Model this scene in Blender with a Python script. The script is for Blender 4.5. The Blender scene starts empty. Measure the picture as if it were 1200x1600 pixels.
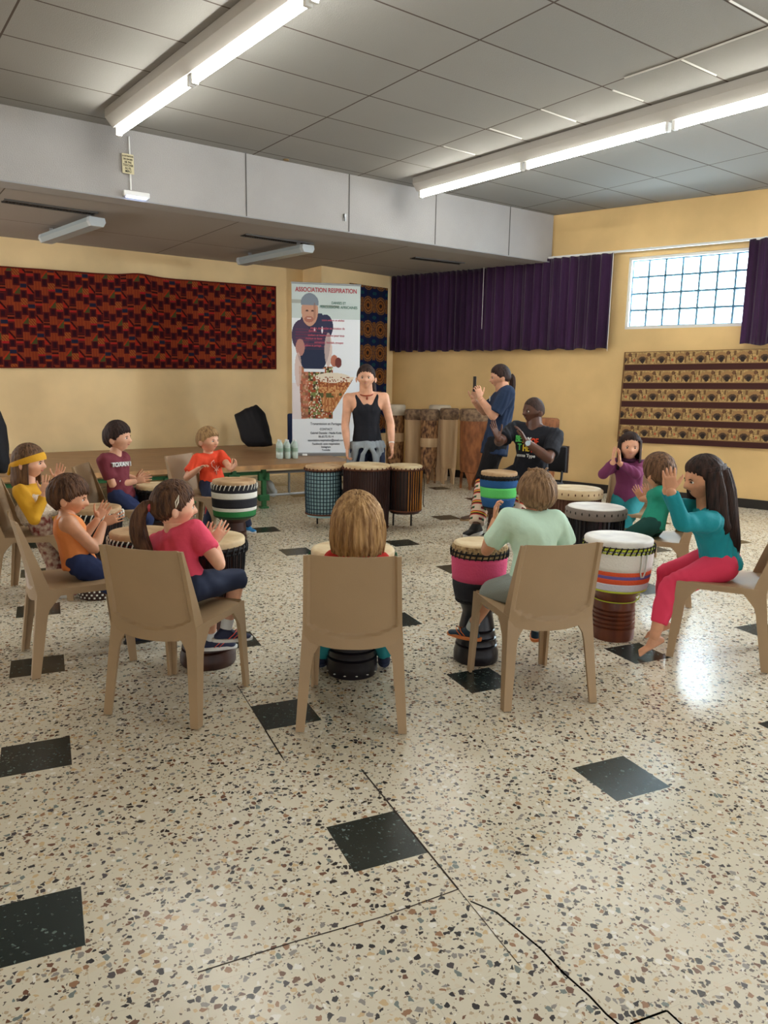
import bpy, bmesh, math, random
import numpy as np
from mathutils import Vector, Matrix
random.seed(7); RNG = np.random.RandomState(7)
SC = bpy.context.scene; COL = SC.collection
PI = math.pi; R = math.radians

# ---------------- camera, world, lights, exposure ----------------
CAM_H = 1.4537
cd = bpy.data.cameras.new('camera'); cam = bpy.data.objects.new('camera', cd); COL.objects.link(cam)
cd.sensor_fit = 'VERTICAL'; cd.sensor_height = 32.0; cd.lens = 32.0 * 1171.0 / 1600.0; cd.clip_start = 0.05
cam.matrix_world = Matrix.Translation((0, 0, CAM_H)) @ Matrix.Rotation(R(90 - 9.98), 4, 'X') @ Matrix.Rotation(R(0.925), 4, 'Z')
SC.camera = cam
SC.view_settings.view_transform = 'Standard'; SC.view_settings.look = 'None'
SC.view_settings.gamma = 1.0; SC.view_settings.exposure = 1.42; SC.view_settings.use_curve_mapping = False
SC.cycles.use_denoising = True; SC.cycles.max_bounces = 7; SC.cycles.diffuse_bounces = 4
SC.cycles.sample_clamp_indirect = 6.0
WORLD_S = 0.95
wd = bpy.data.worlds.new('overcast_daylight'); SC.world = wd; wd.use_nodes = True
wn = wd.node_tree.nodes; wl = wd.node_tree.links; wn.clear()
wo = wn.new('ShaderNodeOutputWorld'); wb = wn.new('ShaderNodeBackground'); wb.inputs[1].default_value = WORLD_S
wg = wn.new('ShaderNodeTexCoord'); ws = wn.new('ShaderNodeSeparateXYZ'); wr = wn.new('ShaderNodeValToRGB')
wr.color_ramp.elements[0].position = 0.35; wr.color_ramp.elements[0].color = (0.55, 0.55, 0.52, 1)
wr.color_ramp.elements[1].position = 0.62; wr.color_ramp.elements[1].color = (0.93, 0.98, 1.05, 1)
wm = wn.new('ShaderNodeMath'); wm.operation = 'MULTIPLY_ADD'; wm.inputs[1].default_value = 0.5; wm.inputs[2].default_value = 0.5
wl.new(wg.outputs['Generated'], ws.inputs[0]); wl.new(ws.outputs['Z'], wm.inputs[0]); wl.new(wm.outputs[0], wr.inputs[0])
wl.new(wr.outputs[0], wb.inputs[0]); wl.new(wb.outputs[0], wo.inputs[0])
TUBE_S = 17.0
def area(name, loc, target, sx, sy, power, color=(1, 1, 1)):
    l = bpy.data.lights.new(name, 'AREA'); l.shape = 'RECTANGLE'; l.size = sx; l.size_y = sy; l.energy = power; l.color = color
    o = bpy.data.objects.new(name, l); COL.objects.link(o); o.location = loc
    o.rotation_euler = (Vector(target) - Vector(loc)).to_track_quat('-Z', 'Y').to_euler(); return o
# daylight entering by the glass block window
area('window_daylight', (3.98, 9.78, 2.62), (1.6, 5.5, 0.0), 1.7, 0.9, 85, (0.82, 0.94, 1.0))
area('side_window_daylight', (7.25, 7.15, 2.62), (1.0, 4.5, 0.6), 2.3, 0.9, 260, (0.90, 0.95, 1.0))

area('left_fill_light', (-7.35, 6.3, 2.0), (-1.5, 9.0, 1.4), 3.2, 1.7, 42, (0.95, 0.97, 1.0))  # unseen source, added to brighten the stage wall
# ---------------- helpers ----------------
def lin(c):
    return tuple(((v / 255) / 12.92 if v / 255 <= 0.04045 else ((v / 255 + 0.055) / 1.055) ** 2.4) for v in c[:3]) + (1,)
def V(*a): return np.array(a if len(a) > 1 else a[0], dtype=float)
def unit(v): v = np.asarray(v, float); return v / max(1e-9, np.linalg.norm(v))
MATS = {}
def mat(name, rgb, rough=0.6, var=0.0, vscale=6.0, stretch=(1, 1, 1), bump=0.0, bscale=60.0, spec=0.4, metal=0.0, rgb2=None, sheen=0.0, emit=None, alpha=1.0, sub=0.0):
    if name in MATS: return MATS[name]
    m = bpy.data.materials.new(name); m.use_nodes = True; nt = m.node_tree; b = nt.nodes['Principled BSDF']
    b.inputs['Base Color'].default_value = lin(rgb); b.inputs['Roughness'].default_value = rough
    b.inputs['Specular IOR Level'].default_value = spec; b.inputs['Metallic'].default_value = metal
    if sub: b.inputs['Subsurface Weight'].default_value = sub; b.inputs['Subsurface Scale'].default_value = 0.01; b.inputs['Subsurface Radius'].default_value = (1, .4, .25)
    if sheen: b.inputs['Sheen Weight'].default_value = sheen
    if emit: b.inputs['Emission Color'].default_value = lin(rgb); b.inputs['Emission Strength'].default_value = emit
    if var or rgb2 or bump:
        tc = nt.nodes.new('ShaderNodeTexCoord'); mp = nt.nodes.new('ShaderNodeMapping'); mp.inputs['Scale'].default_value = stretch
        nt.links.new(tc.outputs['Object'], mp.inputs[0])
        if var or rgb2:
            no = nt.nodes.new('ShaderNodeTexNoise'); no.inputs['Scale'].default_value = vscale; no.inputs['Detail'].default_value = 4
            nt.links.new(mp.outputs[0], no.inputs['Vector'])
            rp = nt.nodes.new('ShaderNodeValToRGB'); rp.color_ramp.elements[0].position = 0.35; rp.color_ramp.elements[1].position = 0.65
            c2 = rgb2 if rgb2 else tuple(max(0, min(255, v * (1 - var))) for v in rgb)
            c1 = rgb if rgb2 else tuple(max(0, min(255, v * (1 + var * 0.6))) for v in rgb)
            rp.color_ramp.elements[0].color = lin(c2); rp.color_ramp.elements[1].color = lin(c1)
            nt.links.new(no.outputs[0], rp.inputs[0]); nt.links.new(rp.outputs[0], b.inputs['Base Color'])
        if bump:
            n2 = nt.nodes.new('ShaderNodeTexNoise'); n2.inputs['Scale'].default_value = bscale; n2.inputs['Detail'].default_value = 3
            nt.links.new(mp.outputs[0], n2.inputs['Vector']); bp = nt.nodes.new('ShaderNodeBump'); bp.inputs['Strength'].default_value = bump
            bp.inputs['Distance'].default_value = 0.01; nt.links.new(n2.outputs[0], bp.inputs['Height']); nt.links.new(bp.outputs[0], b.inputs['Normal'])
    MATS[name] = m; return m
def attr_mat(name, rough=0.85, bump=0.0):
    if name in MATS: return MATS[name]
    m = bpy.data.materials.new(name); m.use_nodes = True; nt = m.node_tree; b = nt.nodes['Principled BSDF']; b.inputs['Roughness'].default_value = rough
    b.inputs['Specular IOR Level'].default_value = 0.15
    a = nt.nodes.new('ShaderNodeAttribute'); a.attribute_name = 'pattern'; nt.links.new(a.outputs['Color'], b.inputs['Base Color'])
    MATS[name] = m; return m

def link(name, me, m=None, parent=None, smooth=True):
    o = bpy.data.objects.new(name, me); COL.objects.link(o)
    if m is not None:
        for k in (m if isinstance(m, (list, tuple)) else [m]): me.materials.append(k)
    if smooth and len(me.polygons): me.polygons.foreach_set('use_smooth', [True] * len(me.polygons))
    if parent is not None: o.parent = parent
    return o
def tag(o, label=None, cat=None, group=None, kind=None):
    if label: o['label'] = label
    if cat: o['category'] = cat
    if group: o['group'] = group
    if kind: o['kind'] = kind
    return o
def empty(name, loc=(0, 0, 0), yaw=0.0):
    o = bpy.data.objects.new(name, None); COL.objects.link(o); o.location = loc; o.rotation_euler = (0, 0, yaw); o.empty_display_size = 0.1; return o
def copy_tree(o, parent=None):
    c = o.copy(); COL.objects.link(c)
    if parent is not None: c.parent = parent
    for ch in list(o.children): copy_tree(ch, c)
    return c
def tomesh(name, bm, flat=False):
    me = bpy.data.meshes.new(name); bm.to_mesh(me); bm.free(); return me
def obj(name, bm, m, parent=None, smooth=False, rec=True):
    if rec: bmesh.ops.recalc_face_normals(bm, faces=bm.faces)
    if smooth == 'auto':
        for e in bm.edges:
            if len(e.link_faces) == 2 and e.calc_face_angle(0) > 0.7: e.smooth = False
    return link(name, tomesh(name, bm), m, parent, bool(smooth))
def bx(bm, c, s, rz=0.0, bev=0.0, mi=0, rot=None):
    r = bmesh.ops.create_cube(bm, size=1.0); vs = r['verts']
    bmesh.ops.scale(bm, vec=s, verts=vs)
    M = Matrix.Translation(c) @ (rot if rot is not None else Matrix.Rotation(rz, 4, 'Z'))
    fs = list({f for v in vs for f in v.link_faces})
    for f in fs: f.material_index = mi
    if bev:
        es = list({e for v in vs for e in v.link_edges})
        r2 = bmesh.ops.bevel(bm, geom=es, offset=bev, segments=2, affect='EDGES', profile=0.5)
        vs = list({v for f in r2['faces'] for v in f.verts} | {v for v in vs if v.is_valid})
    bmesh.ops.transform(bm, matrix=M, verts=vs); return vs
def sweep(bm, path, rad, n=8, caps=True, closed=False, mi=0, flat=None):
    pts = [V(p) for p in path]; N = len(pts); rad = [rad] * N if np.isscalar(rad) else rad
    rings = []; prev = None
    for i, p in enumerate(pts):
        if closed: t = unit(pts[(i + 1) % N] - pts[i - 1])
        else: t = unit(pts[min(i + 1, N - 1)] - pts[max(i - 1, 0)])
        if prev is None:
            a = V(0, 0, 1) if abs(t[2]) < 0.9 else V(1, 0, 0); x = unit(np.cross(t, a))
        else: x = unit(prev - t * np.dot(prev, t))
        prev = x; y = np.cross(t, x)
        rings.append([bm.verts.new(p + rad[i] * (math.cos(2 * PI * k / n) * x + math.sin(2 * PI * k / n) * y)) for k in range(n)])
    for i in range(N if closed else N - 1):
        a, b = rings[i], rings[(i + 1) % N]
        for k in range(n):
            f = bm.faces.new((a[k], a[(k + 1) % n], b[(k + 1) % n], b[k])); f.material_index = mi
    if caps and not closed:
        bm.faces.new(rings[0][::-1]).material_index = mi; bm.faces.new(rings[-1]).material_index = mi
def lathe(bm, prof, n=40, c=(0, 0, 0), capb=True, capt=True, mi=0, wob=None):
    rings = []
    for r, z in prof:
        rings.append([bm.verts.new((c[0] + r * math.cos(2 * PI * k / n), c[1] + r * math.sin(2 * PI * k / n), c[2] + z)) for k in range(n)])
    for a, b in zip(rings, rings[1:]):
        for k in range(n): bm.faces.new((a[k], a[(k + 1) % n], b[(k + 1) % n], b[k])).material_index = mi
    if capb: bm.faces.new(rings[0][::-1]).material_index = mi
    if capt: bm.faces.new(rings[-1]).material_index = mi
def loft(bm, secs, caps=True, mi=0):
    rings = [[bm.verts.new(p) for p in s] for s in secs]; n = len(rings[0])
    for a, b in zip(rings, rings[1:]):
        for k in range(n): bm.faces.new((a[k], a[(k + 1) % n], b[(k + 1) % n], b[k])).material_index = mi
    if caps: bm.faces.new(rings[0][::-1]).material_index = mi; bm.faces.new(rings[-1]).material_index = mi
_s = []
for i in range(1, 8):
    for k in range(12):
        a, b = PI * i / 8, 2 * PI * k / 12; _s.append((math.sin(a) * math.cos(b), math.sin(a) * math.sin(b), math.cos(a)))
_s += [(0, 0, 1), (0, 0, -1)]; USPH = np.array(_s)
def E(c, r, B=None):
    r = V(r, r, r) if np.isscalar(r) else V(r); p = USPH * r
    if B is not None: p = p @ np.array(B)
    return p + V(c)
def ring(c, n, r1, r2=None, x=None, k=16):
    n = unit(n); a = unit(np.cross(n, V(0, 0, 1) if abs(n[2]) < 0.9 else V(1, 0, 0))) if x is None else unit(V(x) - n * np.dot(x, n)); b = np.cross(n, a); r2 = r2 or r1
    return np.array([V(c) + r1 * math.cos(2 * PI * i / k) * a + r2 * math.sin(2 * PI * i / k) * b for i in range(k)])
def hull(bm, *arrs):
    vs = [bm.verts.new(p) for a in arrs for p in a]
    r = bmesh.ops.convex_hull(bm, input=vs)
    bad = [g for g in r['geom_interior'] if isinstance(g, bmesh.types.BMVert)] + [g for g in r['geom_unused'] if isinstance(g, bmesh.types.BMVert)]
    if bad: bmesh.ops.delete(bm, geom=list(set(bad)), context='VERTS')
def remesh(bm, voxel, smooth=6, fac=0.5):
    me = tomesh('tmp', bm); o = bpy.data.objects.new('tmp', me); COL.objects.link(o)
    md = o.modifiers.new('r', 'REMESH'); md.mode = 'VOXEL'; md.voxel_size = voxel
    if smooth:
        s = o.modifiers.new('s', 'SMOOTH'); s.factor = fac; s.iterations = smooth
    dg = bpy.context.evaluated_depsgraph_get(); out = bpy.data.meshes.new_from_object(o.evaluated_get(dg))
    bpy.data.objects.remove(o); bpy.data.meshes.remove(me); return out
def displace(me, fn):
    n = len(me.vertices); co = np.empty(n * 3); me.vertices.foreach_get('co', co); co = co.reshape(-1, 3)
    no = np.empty(n * 3); me.vertices.foreach_get('normal', no); no = no.reshape(-1, 3)
    co += no * fn(co)[:, None]; me.vertices.foreach_set('co', co.ravel()); me.update()
def folds(amp, fz=55.0, seed=0):
    def f(co):
        x, y, z = co[:, 0], co[:, 1], co[:, 2]; s = seed * 1.7
        return amp * (0.55 * np.sin(fz * (z + .35 * np.sin(9 * x + s)) + 11 * np.sin(6 * y + s)) * (0.5 + 0.5 * np.sin(13 * x + 9 * z + s)) + 0.45 * np.sin(34 * x + 27 * y + 16 * z + s * 2))
    return f
def text(name, s, size, m, parent, loc, rot, ext=0.0006, align='CENTER', sx=1.0, bold=0.0):
    c = bpy.data.curves.new(name, 'FONT'); c.body = s; c.size = size; c.extrude = ext; c.align_x = align; c.align_y = 'CENTER'; c.offset = bold
    o = bpy.data.objects.new('t', c); COL.objects.link(o)
    me = bpy.data.meshes.new_from_object(o.evaluated_get(bpy.context.evaluated_depsgraph_get())); bpy.data.objects.remove(o)
    q = link(name, me, m, parent, False); q.location = loc; q.rotation_euler = rot; q.scale = (sx, 1, 1); return q
def pgrid(name, P00, P10, P01, nx, ny, colfn, m, thick=0.004, wave=None, parent=None):
    """printed cloth: nx by ny coloured cells from bottom-left P00 to P10 (right) and P01 (up)"""
    P00, P10, P01 = V(P00), V(P10), V(P01); du, dv = P10 - P00, P01 - P00; n = unit(np.cross(du, dv))
    u = np.linspace(0, 1, nx + 1); v = np.linspace(0, 1, ny + 1); U, W = np.meshgrid(u, v)
    C = P00 + U[..., None] * du + W[..., None] * dv
    if wave is not None:
        off, dz = wave(U, W); C = C + off[..., None] * n; C[..., 2] += dz
    A = C.reshape(-1, 3); Bk = A - n * thick; nv = len(A)
    i, j = np.meshgrid(np.arange(nx), np.arange(ny)); a = (j * (nx + 1) + i).ravel()
    F = np.stack([a, a + 1, a + nx + 2, a + nx + 1], 1); G = F[:, ::-1] + nv
    rim = []
    w = nx + 1
    for k in range(nx): rim += [(k + 1, k, k + nv, k + 1 + nv), (ny * w + k, ny * w + k + 1, ny * w + k + 1 + nv, ny * w + k + nv)]
    for k in range(ny): rim += [(k * w, (k + 1) * w, (k + 1) * w + nv, k * w + nv), ((k + 1) * w + nx, k * w + nx, k * w + nx + nv, (k + 1) * w + nx + nv)]
    me = bpy.data.meshes.new(name); me.from_pydata(np.vstack([A, Bk]).tolist(), [], F.tolist() + G.tolist() + rim)
    cu, cv = (i.ravel() + .5) / nx, (j.ravel() + .5) / ny
    c = colfn(cu, cv); c = np.clip(c / 255.0, 0, 1); c = np.where(c <= .04045, c / 12.92, ((c + .055) / 1.055) ** 2.4)
    nf = len(F); allc = np.ones((nf * 2 + len(rim), 4)); allc[:nf, :3] = c; allc[nf:2 * nf, :3] = c; allc[2 * nf:, :3] = c.mean(0)
    at = me.color_attributes.new('pattern', 'FLOAT_COLOR', 'CORNER'); at.data.foreach_set('color', np.repeat(allc, 4, axis=0).ravel())
    return link(name, me, m, parent, False)

# ---------------- the room ----------------
def yv(a): return V(math.cos(R(a)), math.sin(R(a)), 0)
CEIL = 3.66; LOW = 3.05
D_W = yv(-37.5); N_W = V(-math.sin(R(37.5)), -math.cos(R(37.5)), 0)   # window wall direction, inward normal
P_W = V(4.58, 8.82, 0)
D_B = yv(35.4); N_B = V(math.sin(R(35.4)), -math.cos(R(35.4)), 0)      # beam and stage wall direction, normal toward the room
def W(s, z, off=0.0): return P_W + D_W * s + V(0, 0, z) + N_W * off   # point on the window wall
m_yel = mat('yellow_wall_paint', (226, 192, 136), 0.75, var=0.05, vscale=1.2, bump=0.08, bscale=40, spec=0.2)
m_yel2 = mat('cream_wall_paint', (246, 218, 166), 0.75, var=0.06, vscale=1.0, bump=0.08, bscale=40, spec=0.2)
m_white = mat('white_paint', (222, 222, 220), 0.5)
m_black = mat('black_plastic', (22, 22, 24), 0.5)
m_wtex = mat('white_textured_board', (168, 165, 163), 0.85, var=0.015, vscale=3, bump=0.5, bscale=130, spec=0.1)
m_base = mat('dark_baseboard', (38, 34, 32), 0.5)
m_metal = mat('grey_metal', (150, 152, 155), 0.4, metal=0.7)

def slab(name, pts, th, m, parent=None):
    """vertical or horizontal polygon given in order, thickened by vector th"""
    bm = bmesh.new(); a = [bm.verts.new(p) for p in pts]; b = [bm.verts.new(V(p) + V(th)) for p in pts]
    bm.faces.new(a); bm.faces.new(b[::-1]); n = len(a)
    for k in range(n): bm.faces.new((a[k], b[k], b[(k + 1) % n], a[(k + 1) % n]))
    return obj(name, bm, m, parent)

# floor: terrazzo with dark inlaid tiles
TH = 0.42381; TS = 0.25; TO = (-0.17453, 2.25144)
m_floor = bpy.data.materials.new('terrazzo'); m_floor.use_nodes = True
nt = m_floor.node_tree; nb = nt.nodes['Principled BSDF']
def N(t, **k):
    n = nt.nodes.new(t)
    for a, b in k.items(): setattr(n, a, b)
    return n
def L(a, b): nt.links.new(a, b)
def MA(op, a, b=None, c=None):
    n = N('ShaderNodeMath', operation=op)
    for i, q in enumerate((a, b, c)):
        if q is None: continue
        if isinstance(q, (int, float)): n.inputs[i].default_value = q
        else: L(q, n.inputs[i])
    return n.outputs[0]
def MIX(f, a, b):
    n = N('ShaderNodeMix', data_type='RGBA'); 
    if isinstance(f, (int, float)): n.inputs[0].default_value = f
    else: L(f, n.inputs[0])
    for i, q in ((6, a), (7, b)):
        if isinstance(q, tuple): n.inputs[i].default_value = q
        else: L(q, n.inputs[i])
    return n.outputs[2]
tc = N('ShaderNodeTexCoord'); sp = N('ShaderNodeSeparateXYZ'); L(tc.outputs['Object'], sp.inputs[0])
dx = MA('SUBTRACT', sp.outputs[0], TO[0]); dy = MA('SUBTRACT', sp.outputs[1], TO[1])
ux, uy = math.cos(TH) / TS, math.sin(TH) / TS
Uc = MA('ADD', MA('MULTIPLY', dx, ux), MA('MULTIPLY', dy, uy)); Vc = MA('SUBTRACT', MA('MULTIPLY', dx, uy), MA('MULTIPLY', dy, ux))
def inlay(c):
    m_ = MA('FLOORED_MODULO', c, 4.0); return MA('LESS_THAN', m_, 1.0)
blk = MA('MULTIPLY', inlay(Uc), inlay(Vc))
# chips: two sizes of voronoi with distorted coordinates
def chips(scale, thr, seed, squash=(1, 1, 1)):
    mp = N('ShaderNodeMapping'); mp.inputs['Location'].default_value = (seed, seed * .7, 0); mp.inputs['Scale'].default_value = squash; L(tc.outputs['Object'], mp.inputs[0])
    nz = N('ShaderNodeTexNoise'); nz.inputs['Scale'].default_value = scale * 1.3; nz.inputs['Detail'].default_value = 1; L(mp.outputs[0], nz.inputs['Vector'])
    ad = N('ShaderNodeMix', data_type='VECTOR'); ad.inputs[0].default_value = 0.008; L(mp.outputs[0], ad.inputs[4]); L(nz.outputs['Color'], ad.inputs[5])
    vo = N('ShaderNodeTexVoronoi', feature='F1'); vo.inputs['Scale'].default_value = scale; L(ad.outputs[1], vo.inputs['Vector'])
    sc = N('ShaderNodeSeparateColor'); L(vo.outputs['Color'], sc.inputs[0])
    ve = N('ShaderNodeTexVoronoi', feature='DISTANCE_TO_EDGE'); ve.inputs['Scale'].default_value = scale; L(ad.outputs[1], ve.inputs['Vector'])
    m_ = MA('MULTIPLY', MA('LESS_THAN', sc.outputs[0], thr), MA('GREATER_THAN', ve.outputs['Distance'], MA('MULTIPLY_ADD', sc.outputs[2], .16, .07)))
    return m_, sc.outputs[1], sc.outputs[2]
c1, k1, s1 = chips(60, 0.48, 0.0); c2, k2, s2 = chips(104, 0.36, 3.1)
rp = N('ShaderNodeValToRGB'); rp.color_ramp.interpolation = 'CONSTANT'
cols = [(0.0, (44, 40, 42)), (.20, (112, 78, 60)), (.30, (142, 136, 130)), (.40, (200, 172, 132)), (.52, (74, 68, 70)), (.60, (212, 200, 176)), (.72, (228, 224, 214)), (.86, (150, 112, 84)), (.93, (116, 124, 120))]
el = rp.color_ramp.elements; el[0].color = lin(cols[0][1]); el[1].position = cols[1][0]; el[1].color = lin(cols[1][1])
for p_, c_ in cols[2:]:
    e_ = el.new(p_); e_.color = lin(c_)
L(k1, rp.inputs[0])
rp2 = N('ShaderNodeValToRGB'); rp2.color_ramp.interpolation = 'CONSTANT'
e2 = rp2.color_ramp.elements; e2[0].color = lin((104, 94, 86)); e2[1].position = .25; e2[1].color = lin((180, 160, 132))
e_ = e2.new(.6); e_.color = lin((212, 202, 182)); e_ = e2.new(.85); e_.color = lin((110, 96, 84))
L(k2, rp2.inputs[0])
nzb = N('ShaderNodeTexNoise'); nzb.inputs['Scale'].default_value = 1.3; nzb.inputs['Detail'].default_value = 4; L(tc.outputs['Object'], nzb.inputs['Vector'])
base = MIX(nzb.outputs[0], lin((222, 216, 198)), lin((202, 191, 166)))
light = MIX(c1, MIX(c2, base, rp2.outputs[0]), rp.outputs[0])
sel = MA('MULTIPLY', c1, MA('GREATER_THAN', s1, .62))
dark = MIX(MA('MULTIPLY', c2, MA('GREATER_THAN', s2, .55)), MIX(sel, lin((24, 36, 34)), lin((96, 112, 106))), lin((66, 76, 72)))
def joint(c, w):
    m_ = MA('FLOORED_MODULO', c, 1.0); return MA('LESS_THAN', m_, w)
jn = MA('MAXIMUM', joint(Uc, .006), joint(Vc, .006))
colr = MIX(blk, light, dark)
colr = MIX(MA('MULTIPLY', jn, .22), colr, lin((120, 104, 84)))
L(colr, nb.inputs['Base Color']); nb.inputs['Roughness'].default_value = 0.27; nb.inputs['Specular IOR Level'].default_value = 0.55
nr = N('ShaderNodeTexNoise'); nr.inputs['Scale'].default_value = 3; L(tc.outputs['Object'], nr.inputs['Vector'])
L(MA('MULTIPLY_ADD', nr.outputs[0], .10, .20), nb.inputs['Roughness'])

fp = [(-6.5, -3.0, 0), (7.2, -3.0, 0), tuple(W(4.0, 0)), tuple(W(-8, 0))]
floor = slab('floor', [(-7.5, -3.2, 0), (8.5, -3.2, 0), (8.5, 13.5, 0), (-7.5, 13.5, 0)], (0, 0, -0.12), m_floor); floor['kind'] = 'structure'
# dark open joints and a crack in the terrazzo
def TL(a, b, z=0.0005):
    u_ = V(math.cos(TH), math.sin(TH), 0) * TS; v_ = V(math.sin(TH), -math.cos(TH), 0) * TS
    return V(TO[0], TO[1], z) + a * u_ + b * v_
m_crack = mat('dark_joint', (46, 34, 26), 0.9)
bm = bmesh.new()
def seam(pts, w):
    for a, b in zip(pts, pts[1:]):
        t = unit(b - a); s = V(-t[1], t[0], 0) * w / 2
        vs = [bm.verts.new(q) for q in (a - s, b - s, b + s, a + s)]; bm.faces.new(vs)
seam([TL(0, -5), TL(0, -1.9)], .004); seam([TL(0, -3), TL(0, -2)], .006)
seam([TL(1, -1.2), TL(1, 0), TL(1, 1), TL(1, 1.75)], .006)
A_ = TL(1, 1.75)
seam([A_, TL(0, 1.82), TL(-1, 1.8), TL(-2, 1.82)], .004); seam([TL(1, 1.75), TL(1, 3)], .0025)
seam([V(0.263, 1.906, 0.000), V(0.330, 1.863, 0.000), V(0.383, 1.791, 0.000), V(0.427, 1.729, 0.000), V(0.467, 1.649, 0.000), V(0.513, 1.580, 0.000), V(0.540, 1.525, 0.000), V(0.584, 1.465, 0.000)], .006)
seam([V(0.587, 1.500, 0.000), V(0.686, 1.539, 0.000), V(0.717, 1.481, 0.000)], .006)
fj = obj('trim_1', bm, m_crack); fj['kind'] = 'structure'

# window wall with two openings
def wall_with_holes(name, s0, s1, z0, z1, holes, m, th=0.22):
    ss = sorted({s0, s1} | {h[0] for h in holes} | {h[1] for h in holes}); zs = sorted({z0, z1} | {h[2] for h in holes} | {h[3] for h in holes})
    bm = bmesh.new()
    for a, b in zip(ss, ss[1:]):
        for c, d in zip(zs, zs[1:]):
            if any(h[0] <= a and b <= h[1] and h[2] <= c and d <= h[3] for h in holes): continue
            p = [W(a, c), W(b, c), W(b, d), W(a, d)]
            vs = [bm.verts.new(q) for q in p] + [bm.verts.new(q - N_W * th) for q in p]
            for f in ((0, 1, 2, 3), (7, 6, 5, 4), (0, 4, 5, 1), (1, 5, 6, 2), (2, 6, 7, 3), (3, 7, 4, 0)): bm.faces.new([vs[i] for i in f])
    bmesh.ops.remove_doubles(bm, verts=bm.verts, dist=1e-4)
    return obj(name, bm, m)
def sof(p): return float(np.dot(V(*p)[:2] - P_W[:2], D_W[:2]))
S_W1 = (-1.90, 0.24); S_W2 = (-5.65, -2.35)
wr_ = wall_with_holes('wall_right', -7.2, 9.0, 0, CEIL + .1, [(S_W1[0], S_W1[1], 2.15, 3.04), (S_W2[0], S_W2[1], 2.15, 3.0), (1.8, 4.2, 2.15, 3.04)], m_yel); wr_['kind'] = 'structure'
b_ = bmesh.new(); c_ = (W(-7.0, .055, .009) + W(9, .055, .009)) / 2
bx(b_, c_, (16.0, .018, .11), rz=R(-37.5)); o = obj('baseboard_right', b_, m_base); o['kind'] = 'structure'
m_glass = bpy.data.materials.new('glass_block'); m_glass.use_nodes = True; nt = m_glass.node_tree; nt.nodes.clear()
go = N('ShaderNodeOutputMaterial'); gt = N('ShaderNodeBsdfTransparent'); gt.inputs[0].default_value = (.93, .98, 1, 1); gg = N('ShaderNodeBsdfGlossy'); gg.inputs['Roughness'].default_value = .15
gl = N('ShaderNodeBsdfTranslucent'); gl.inputs[0].default_value = (.85, .95, 1, 1)
tcg = N('ShaderNodeTexCoord'); gn = N('ShaderNodeTexNoise'); gn.inputs['Scale'].default_value = 22; L(tcg.outputs['Object'], gn.inputs['Vector'])
gr = N('ShaderNodeValToRGB'); gr.color_ramp.elements[0].position = .4; gr.color_ramp.elements[0].color = (.08, .08, .08, 1); gr.color_ramp.elements[1].position = .7; gr.color_ramp.elements[1].color = (.4, .4, .4, 1); L(gn.outputs[0], gr.inputs[0])
gm = N('ShaderNodeMixShader'); L(gr.outputs[0], gm.inputs[0]); L(gt.outputs[0], gm.inputs[1]); L(gl.outputs[0], gm.inputs[2])
gf = N('ShaderNodeMixShader'); gf.inputs[0].default_value = .06; L(gm.outputs[0], gf.inputs[1]); L(gg.outputs[0], gf.inputs[2]); L(gf.outputs[0], go.inputs[0])
m_grout = mat('bluish_grout', (92, 134, 160), 0.8)
def window(name, s0, s1, z0, z1, nc, nrow, lbl_frame=True):
    root = empty(name, W((s0 + s1) / 2, (z0 + z1) / 2)); root['kind'] = 'structure'; inv = -V(*root.location)
    bm = bmesh.new(); t = 0.035
    for (a, b, c, d) in ((s0, s1, z0, z0 + t), (s0, s1, z1 - t, z1), (s0, s0 + t, z0, z1), (s1 - t, s1, z0, z1)):
        cc = W((a + b) / 2, (c + d) / 2, -.08) + inv; bx(bm, cc, (b - a, .13, d - c), rz=R(-37.5))
    obj('window_frame', bm, m_white, root)
    bm = bmesh.new(); bg = bmesh.new(); A0, A1, C0, C1 = s0 + t, s1 - t, z0 + t, z1 - t; g = .011
    for i in range(nc + 1):
        s = A0 + (A1 - A0) * i / nc; bx(bm, W(s, (C0 + C1) / 2, -.1) + inv, (g * 2, .06, C1 - C0), rz=R(-37.5))
    for j in range(nrow + 1):
        z = C0 + (C1 - C0) * j / nrow; bx(bm, W((A0 + A1) / 2, z, -.1) + inv, (A1 - A0, .06, g * 2), rz=R(-37.5))
    for i in range(nc):
        for j in range(nrow):
            s = A0 + (A1 - A0) * (i + .5) / nc; z = C0 + (C1 - C0) * (j + .5) / nrow
            bx(bg, W(s, z, -.1) + inv, ((A1 - A0) / nc - g * 2, .05, (C1 - C0) / nrow - g * 2), rz=R(-37.5), bev=.006)
    obj('grout_grid', bm, m_grout, root); obj('glass_block_panel', bg, m_glass, root)
    return root
window('window_1', S_W1[0], S_W1[1], 2.15, 3.04, 10, 4)
window('window_2', S_W2[0], S_W2[1], 2.15, 3.0, 13, 4)
window('window_3', 1.8, 4.2, 2.15, 3.04, 10, 4)

# stage wall, pillar, beam, low ceiling, main ceiling, far walls
def BL(p0, s, z): return V(p0[0], p0[1], 0) + D_B * s + V(0, 0, z)
wb0 = (-1.32, 11.57)
o = slab('wall_back', [BL(wb0, -7.5, 0), BL(wb0, 1.6, 0), BL(wb0, 1.6, LOW + .1), BL(wb0, -7.5, LOW + .1)], tuple(-N_B * .2), m_yel2); o['kind'] = 'structure'
pc = V(-.95, 11.15, 0); pd = V(.10, 12.22, 0)
bm = bmesh.new(); pts = [pc, pd, pd + V(-.2, .75, 0), pc + V(-.35, .5, 0)]
loft(bm, [[p for p in pts], [p + V(0, 0, LOW + .02) for p in pts]]); o = obj('wall_pillar', bm, m_yel2); o['kind'] = 'structure'
bf = V(-3.27, 6.68, 0)   # a point of the beam face
L0 = BL(bf, -3.2, 0); L1 = BL(bf, 6.72, 0)
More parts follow.
